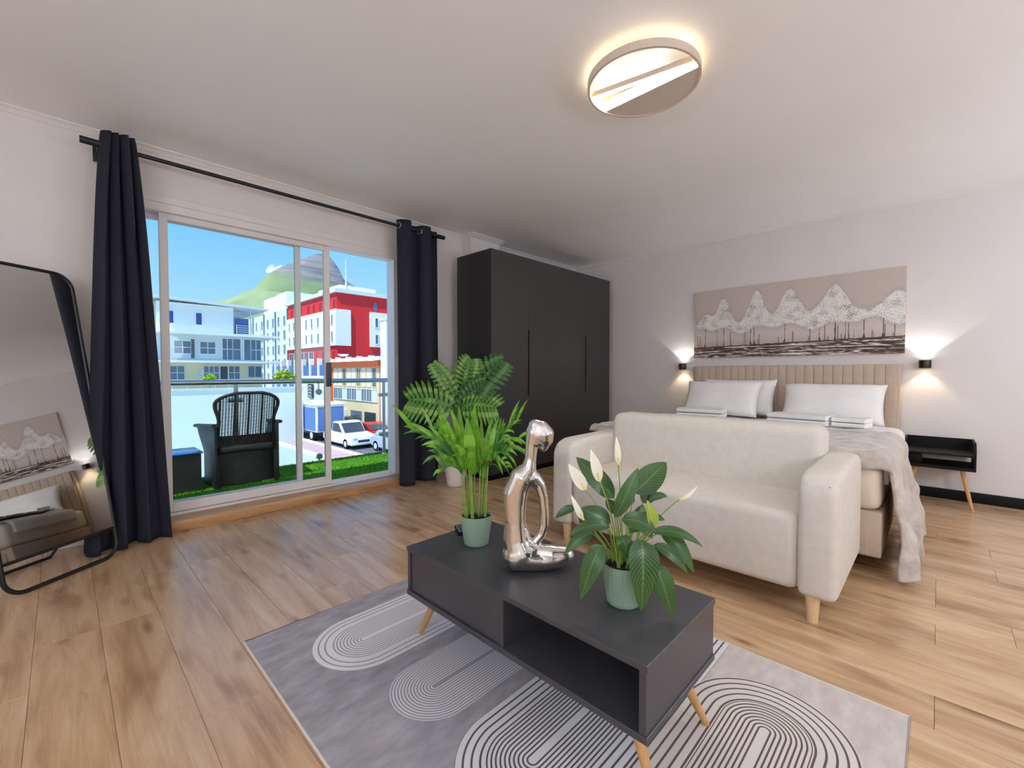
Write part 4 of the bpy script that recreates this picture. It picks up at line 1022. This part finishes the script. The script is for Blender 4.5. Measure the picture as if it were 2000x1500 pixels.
# ------------------------------------------------------------------ silver seated figure
def sculpture():
    S = .001764; pb = Vector((1.150, .992, .395))
    def P(x, y, d=0.): return pb + RT * ((x - 1052) * S) + UP * ((1117 - y) * S) - fw0 * d
    bm = B()
    def limb(pts, flat=1., seg=16):
        # smooth resample
        Q = []; Rr = []
        for k in range(len(pts) - 1):
            for s in range(6):
                f = s / 6; a, b = pts[k], pts[k + 1]; Q.append(P(lerp(a[0], b[0], f), lerp(a[1], b[1], f), lerp(a[3] if len(a) > 3 else 0, b[3] if len(b) > 3 else 0, f))); Rr.append(lerp(a[2], b[2], f) * S)
        Q.append(P(pts[-1][0], pts[-1][1], pts[-1][3] if len(pts[-1]) > 3 else 0)); Rr.append(pts[-1][2] * S)
        tube(bm, Q, Rr, seg, flat=flat)
        for e in (0, -1): bmesh.ops.create_uvsphere(bm, u_segments=14, v_segments=10, radius=Rr[e], matrix=Matrix.Translation(Q[e]))
    limb([(1016, 1086, 32), (1008, 1058, 25), (1007, 1020, 21), (1008, 985, 21), (1011, 955, 23), (1020, 934, 23), (1033, 918, 16), (1037, 898, 11.5), (1039, 872, 12.5), (1044, 846, 16)])
    limb([(999, 1015, 12, .014), (998, 965, 15, .014), (1013, 932, 17, .010)])
    limb([(1020, 938, 20), (1042, 936, 16), (1055, 950, 12), (1062, 974, 10), (1065, 1005, 9.5), (1065, 1030, 9), (1060, 1048, 8.5), (1048, 1062, 9)])
    limb([(1020, 1040, 14), (1026, 1066, 17), (1046, 1086, 20), (1080, 1089, 22), (1104, 1088, 18)])
    limb([(1012, 1090, 32), (1034, 1095, 28), (1060, 1098, 24), (1088, 1095, 22), (1106, 1091, 18)])
    limb([(1046, 832, 13), (1056, 838, 18), (1063, 850, 21), (1065, 862, 17), (1063, 874, 10)])
    limb([(1046, 840, 15), (1052, 852, 18), (1052, 862, 14)])
    for v in bm.verts:
        if v.co.z < .3965: v.co.z = .3965
    o = obj('figure_sculpture', bm, M['silver'], None, smooth=180)
    rm = o.modifiers.new('skin', 'REMESH'); rm.mode = 'VOXEL'; rm.voxel_size = .0032; rm.use_smooth_shade = True
    s = o.modifiers.new('soft', 'SMOOTH'); s.factor = .5; s.iterations = 10
    tag(o, 'polished silver abstract seated figure on the coffee table', 'sculpture')
sculpture()

# ------------------------------------------------------------------ plants
def leaf_mat(name, dark, light, vein, nv=16, slant=5., rough=.38, amt=.5):
    m = Mat(name, light, rough, 0, .5); uv = m.n('ShaderNodeUVMap'); s = m.n('ShaderNodeSeparateXYZ'); m.l(uv.outputs[0], s.inputs[0])
    u, v = s.outputs[0], s.outputs[1]
    au = m.math('ABSOLUTE', m.math('SUBTRACT', u, .5))
    w = m.math('FRACT', m.math('SUBTRACT', m.math('MULTIPLY', v, nv), m.math('MULTIPLY', au, slant)))
    line = m.math('LESS_THAN', m.math('ABSOLUTE', m.math('SUBTRACT', w, .5)), .11)
    mid = m.math('LESS_THAN', au, .035)
    nz = m.noise(m.coord('Object'), 14, 3)
    base = m.ramp(nz, [(.3, srgb(*dark)), (.7, srgb(*light))])
    f = m.math('MULTIPLY', m.math('MAXIMUM', line, mid), amt)
    m.color(m.mix(f, base, srgb(*vein)))
    m.set(Subsurface_Weight=0.)
    # thin leaf: part of the light passes through
    tr = m.n('ShaderNodeBsdfTranslucent'); mx = m.n('ShaderNodeMixShader'); mx.inputs[0].default_value = .22
    m.l(m.mix(.5, base, srgb(*vein)), tr.inputs[0]); m.l(m.b.outputs[0], mx.inputs[1]); m.l(tr.outputs[0], mx.inputs[2]); m.l(mx.outputs[0], m.out.inputs[0])
    return m.m
M['lily'] = leaf_mat('lily_leaf', (24, 58, 26), (52, 96, 40), (128, 160, 96), 14, 7, .32, .45)
M['lilypale'] = leaf_mat('lily_young_leaf', (120, 150, 40), (176, 196, 70), (200, 214, 120), 12, 6, .4, .4)
M['spathe'] = leaf_mat('lily_spathe', (238, 234, 214), (248, 246, 232), (214, 220, 160), 8, 3, .5, .25)
M['palm'] = leaf_mat('palm_leaf', (66, 124, 28), (118, 180, 44), (160, 210, 80), 1, .0, .38, .4)
M['palmdark'] = leaf_mat('palm_leaf_dark', (36, 88, 30), (70, 130, 42), (110, 160, 70), 1, .0, .38, .4)
M['philo'] = leaf_mat('philodendron_leaf', (58, 116, 40), (98, 160, 56), (170, 206, 110), 1, 0, .4, .6)
M['philodark'] = leaf_mat('philodendron_leaf_dark', (36, 84, 40), (66, 122, 54), (130, 170, 100), 1, 0, .4, .5)
M['stemgreen'] = speckled('green_stem', (126, 158, 62), .5, .15, 30)
M['spadix'] = speckled('spadix', (232, 214, 150), .7, .15, 300, .6, 500)

def bez(p0, p1, p2, t): return p0 * (1 - t) ** 2 + p1 * 2 * t * (1 - t) + p2 * t * t
def blade(bm, p0, p1, p2, width, n=10, ref=None, fold=.18, shape=(.9, .75), tipw=0., twist=0.):
    """leaf blade along a quadratic curve; width profile sin-like"""
    L = bm.loops.layers.uv.verify(); rows = []
    for k in range(n + 1):
        t = k / n; p = bez(p0, p1, p2, t); d = (bez(p0, p1, p2, min(1, t + .02)) - bez(p0, p1, p2, max(0, t - .02))).normalized()
        rf = (ref or Vector((0, 0, 1))).normalized(); s = d.cross(rf)
        s = s.normalized() if s.length > 1e-4 else d.orthogonal().normalized()
        nn = s.cross(d).normalized()
        if twist: s = (s * math.cos(twist * t) + nn * math.sin(twist * t)); nn = s.cross(d).normalized()
        w = width / 2 * max(tipw, math.sin(math.pi * min(1, t ** shape[0])) ** shape[1]) if 0 < t < 1 else width * .02
        rows.append([bm.verts.new(p + s * w * q + nn * abs(q) * w * fold) for q in (-1, -.5, 0, .5, 1)])
    for k in range(n):
        for q in range(4):
            f = bm.faces.new((rows[k][q], rows[k][q + 1], rows[k + 1][q + 1], rows[k + 1][q]))
            for lp, (a, b) in zip(f.loops, ((q, k), (q + 1, k), (q + 1, k + 1), (q, k + 1))): lp[L].uv = (a / 4, b / n)
    return bm
def pot(par, at, r0, r1, h, mat, soilr=.93):
    prof = [(r0 * .88, 0), (r0 * .97, h * .03), (r0, h * .12), (r1, h * .97), (r1, h), (r1 * .94, h), (r1 * .92, h * .88)]
    p = obj('pot', lathe(prof, 40, at), mat, par, smooth=60)
    bm = lathe([(.002, h * .90), (r1 * .92, h * .89)], 40, at, False, False)
    rr = random.Random(8)
    for k in range(150):
        a, q = rr.uniform(0, 6.28), r1 * .88 * math.sqrt(rr.random()); s = r1 * rr.uniform(.04, .09)
        bmesh.ops.create_icosphere(bm, subdivisions=1, radius=s, matrix=Matrix.Translation((at[0] + q * math.cos(a), at[1] + q * math.sin(a), at[2] + h * .895)))
    obj('soil', bm, M['soil'], par, kind='stuff')
    return p
TOCAM = -fw0

# peace lily: leaves measured in the plane through the pot
LP = Vector((1.158, .662, .395)); LS = .000383
t = thing('peace_lily', LP, 'peace lily with glossy dark leaves and white flowers in a ribbed sage pot', 'potted plant')
pt = pot(t, LP, .050, .0635, .122, M['potgreen'])
bm = B()
for k in range(40):
    a = 2 * math.pi * k / 40; c, s = math.cos(a), math.sin(a)
    tube(bm, [(LP.x + .0505 * c, LP.y + .0505 * s, LP.z + .02), (LP.x + .0632 * c, LP.y + .0632 * s, LP.z + .112)], .0016, 4)
obj('ribbing', bm, M['potgreen'], pt, kind='stuff')
def LPt(x, y, d): return LP + RT * ((x - 655) * LS) + UP * ((1350 - y) * LS) + TOCAM * d
lily = [(590, 545, 300, 235, 165, -.02, -.04, 0), (565, 660, 740, 280, 120, .03, .03, 0), (740, 500, 1025, 282, 200, -.01, -.05, 0), (540, 700, 310, 585, 150, .02, .03, 0),
        (520, 720, 205, 775, 95, .04, .06, 0), (400, 780, 180, 915, 95, .03, .05, 0), (450, 840, 285, 1205, 150, .06, .09, 0), (735, 785, 705, 1255, 250, .075, .115, 0),
        (835, 990, 945, 1335, 165, .06, .09, 0), (840, 770, 1215, 865, 85, .03, .05, 0), (930, 785, 1170, 1085, 130, .01, .03, 0), (860, 870, 1100, 1060, 90, .03, .05, 0),
        (600, 650, 815, 700, 130, .06, .10, 0), (830, 600, 945, 455, 130, -.04, -.06, 0), (870, 575, 1035, 560, 60, -.03, -.05, 0), (285, 630, 130, 718, 70, -.02, -.03, 0),
        (690, 620, 730, 480, 120, -.03, -.05, 0), (490, 920, 440, 1020, 75, .04, .05, 0), (420, 800, 330, 700, 110, -.03, -.05, 0), (720, 690, 935, 670, 80, .02, .04, 0),
        (520, 760, 380, 820, 110, -.02, -.04, 0), (640, 700, 560, 600, 100, -.05, -.08, 0), (780, 760, 860, 640, 110, -.05, -.07, 0), (800, 820, 960, 950, 90, -.05, -.10, 0),
        (600, 780, 640, 930, 120, .05, .07, 0), (770, 690, 640, 730, 90, .05, .08, 0)]
rr = random.Random(11)
for x0, y0, x1, y1, w, d0, d1, _ in lily:
    rootp = LPt(655 + (x0 - 655) * .22 + rr.uniform(-40, 40), 1045, rr.uniform(-.025, .03)); p0 = LPt(x0, y0, d0); p2 = LPt(x1, y1, d1)
    span = (p2 - p0).length; rise = .10 if y1 > y0 else .03
    pm = (p0 + p2) / 2 + UP * span * (.30 if y1 > y0 - 40 else .02) + TOCAM * span * (.05 + .1 * rr.random())
    ref = (TOCAM * 1.0 + UP * .55 + RT * rr.uniform(-.35, .35))
    bm = B(); blade(bm, p0, pm, p2, w * LS * 1.0, 12, ref, .16, (.8, .72), twist=rr.uniform(-.4, .4)); lf = obj('leaf', bm, M['lily'], t, smooth=80)
    mid = (rootp + p0) / 2 + UP * .02 + (p0 - rootp).cross(UP) * .05
    obj('petiole', tube(B(), [bez(rootp, mid, p0, k / 6) for k in range(7)], [lerp(.0026, .0016, k / 6) for k in range(7)], 6), M['stemgreen'], lf)
for x0, y0, x1, y1, w, d, mt_ in ((450, 385, 380, 140, 90, .03, 'spathe'), (345, 445, 214, 250, 95, .03, 'spathe'), (608, 272, 592, 55, 58, 0, 'spathe'), (322, 665, 230, 478, 48, .04, 'spathe'), (1062, 530, 1200, 428, 42, .02, 'spathe'), (822, 685, 768, 488, 100, .08, 'lilypale')):
    rootp = LPt(655 + (x0 - 655) * .15, 1045, .0); p0 = LPt(x0, y0, d); p2 = LPt(x1, y1, d)
    fl = obj('flower_stem', tube(B(), [bez(rootp, (rootp + p0) / 2 + UP * .03 - RT * .15 * (x0 - 655) * LS, p0, k / 10) for k in range(11)], .0019, 6), M['stemgreen'], t)
    bm = B(); blade(bm, p0, (p0 + p2) / 2 + TOCAM * .012 - RT * .006, p2, w * LS, 12, TOCAM + RT * .4, .45, (.75, .8)); obj('spathe', bm, M[mt_], fl, smooth=80)
    if mt_ == 'spathe':
        q = p0.lerp(p2, .28) + TOCAM * .006; obj('spadix', tube(B(), [p0 + TOCAM * .003, p0.lerp(q, .3) + TOCAM * .002, q], [.0028, .0042, .0026], 10), M['spadix'], fl)

# areca palm
AP = Vector((1.150, 1.318, .395)); AS = .0005436
t = thing('areca_palm', AP, 'bright green areca palm in a smooth sage green pot', 'potted plant')
pot(t, AP, .050, .0635, .118, M['potgreen'])
def APt(x, y, d): return AP + RT * ((x - 558) * AS) + UP * ((1395 - y) * AS) + TOCAM * d
stems = []
rr = random.Random(21)
for k in range(15):
    x = 455 + 14 * k + rr.uniform(-6, 6); d = rr.uniform(-.035, .035)
    b_p = APt(558 + (x - 558) * .75, 1190, d); tp = APt(558 + (x - 558) * 1.05 + rr.uniform(-14, 14), rr.uniform(760, 880), d * 1.4)
    obj('cane', tube(B(), [b_p, b_p.lerp(tp, .5) + RT * rr.uniform(-.006, .006), tp], [.0034, .0028, .0020], 7), M['stemgreen'], t); stems.append((x, tp))
tips = [(40, 575, 60, .02), (140, 575, 34, .01), (150, 632, 30, .0), (228, 770, 34, .03), (262, 690, 30, -.02), (300, 545, 50, -.02), (245, 540, 62, -.03), (290, 872, 46, .06), (893, 500, 26, .01), (840, 555, 24, 0),
        (917, 635, 36, .03), (918, 722, 30, .05), (835, 782, 26, .02), (808, 862, 26, .05), (790, 745, 24, .04), (680, 440, 40, -.03), (720, 480, 34, -.05), (760, 600, 32, -.04), (735, 830, 30, .05), (700, 640, 44, .03),
        (556, 352, 84, .03), (376, 390, 66, .02), (428, 368, 40, -.02), (500, 452, 74, .04), (600, 470, 50, .0), (470, 520, 60, .05), (352, 590, 52, .04), (640, 560, 46, -.03), (585, 640, 40, .06), (420, 640, 44, .07), (530, 640, 54, .07), (680, 760, 40, .06), (380, 745, 40, .05), (610, 760, 40, .05)]
for x, y, w, d in tips:
    sx, tp = min(stems, key=lambda s: abs(s[0] - (558 + (x - 558) * .38)) + rr.uniform(0, 40))
    p0 = tp - UP * rr.uniform(0, .03); p2 = APt(x, y, d + .02); out = abs(x - 558)
    pm = (p0 + p2) / 2 + UP * (.02 + out * AS * .42) + TOCAM * .01
    bm = B(); blade(bm, p0, pm, p2, w * AS * (1.15 if out < 170 else .72), 14, TOCAM + UP * .5 + RT * rr.uniform(-.4, .4), .25, (.62, .8), twist=rr.uniform(-.5, .5)); lf = obj('leaf', bm, M['palm'] if abs(x - 540) < 190 else M['palmdark'] if rr.random() < .55 else M['palm'], t, smooth=80)
    if out > 200:        # side leaflets of the outer fronds
        bm = B()
        for k in range(6):
            q = bez(p0, pm, p2, .26 + .11 * k); e = q + (p2 - p0) * rr.uniform(.28, .4) + UP * rr.uniform(-.06, .07) + TOCAM * rr.uniform(-.05, .05)
            blade(bm, q, (q + e) / 2 + UP * .015, e, w * AS * .35 + .006, 8, TOCAM + UP * .4, .25, (.7, .8))
        obj('leaflet', bm, M['palmdark'] if rr.random() < .5 else M['palm'], lf, smooth=80)

# floor plant with deeply cut leaves
FP = Vector((2.62, 3.30, 0)); FS = .00488
t = thing('split_leaf_philodendron', FP, 'tall plant with deeply lobed leaves in a white pot by the wardrobe', 'potted plant')
pot(t, FP, .088, .112, .235, M['potwhite'])
def FPt(x, y, d): return FP + RT * ((x - 890) * FS) + UP * ((948 - y) * FS + .0) + TOCAM * d
for x0, y0, x1, y1, w, d0, d1, mt_ in ((886, 792, 806, 778, 74, .10, .16, 'philo'), (896, 782, 850, 708, 34, .05, .10, 'philo'), (902, 768, 922, 700, 54, .0, .02, 'philo'), (912, 782, 984, 704, 62, .02, .06, 'philodark'), (906, 790, 972, 792, 62, .12, .18, 'philo'), (900, 800, 950, 745, 56, .08, .10, 'philodark'), (884, 800, 862, 760, 40, -.1, -.14, 'philodark')):
    p0, p2 = FPt(x0, y0, d0), FPt(x1, y1, d1); span = (p2 - p0).length; pm = (p0 + p2) / 2 + UP * span * .14 + TOCAM * span * .10
    ref = TOCAM + UP * .5; bm = B(); blade(bm, p0, pm, p2, w * FS * .15, 12, ref, .15, (.7, .6))
    for k in range(10):
        tt = .04 + .90 * k / 9; q = bez(p0, pm, p2, tt); dd = (bez(p0, pm, p2, min(1, tt + .03)) - q).normalized(); s = dd.cross(ref).normalized(); up_ = s.cross(dd)
        ln = w * FS * .62 * (math.sin(math.pi * (.18 + .74 * tt)) ** .6)
        for sg_ in (-1, 1):
            e = q + s * sg_ * ln + dd * ln * (.15 + .55 * tt) - up_ * 0 + UP * (-.02)
            blade(bm, q - s * sg_ * .004, (q + e) / 2 + up_ * ln * .14, e, span * .088, 7, up_, .12, (.8, .42))
    lf = obj('leaf', bm, M[mt_], t, smooth=80)
    rootp = FP + Vector((random.uniform(-.03, .03), random.uniform(-.03, .03), .2))
    obj('petiole', tube(B(), [bez(rootp, FPt(892, 840, .0), p0, k / 8) for k in range(9)], [lerp(.009, .005, k / 8) for k in range(9)], 8), M['stemgreen'], lf)
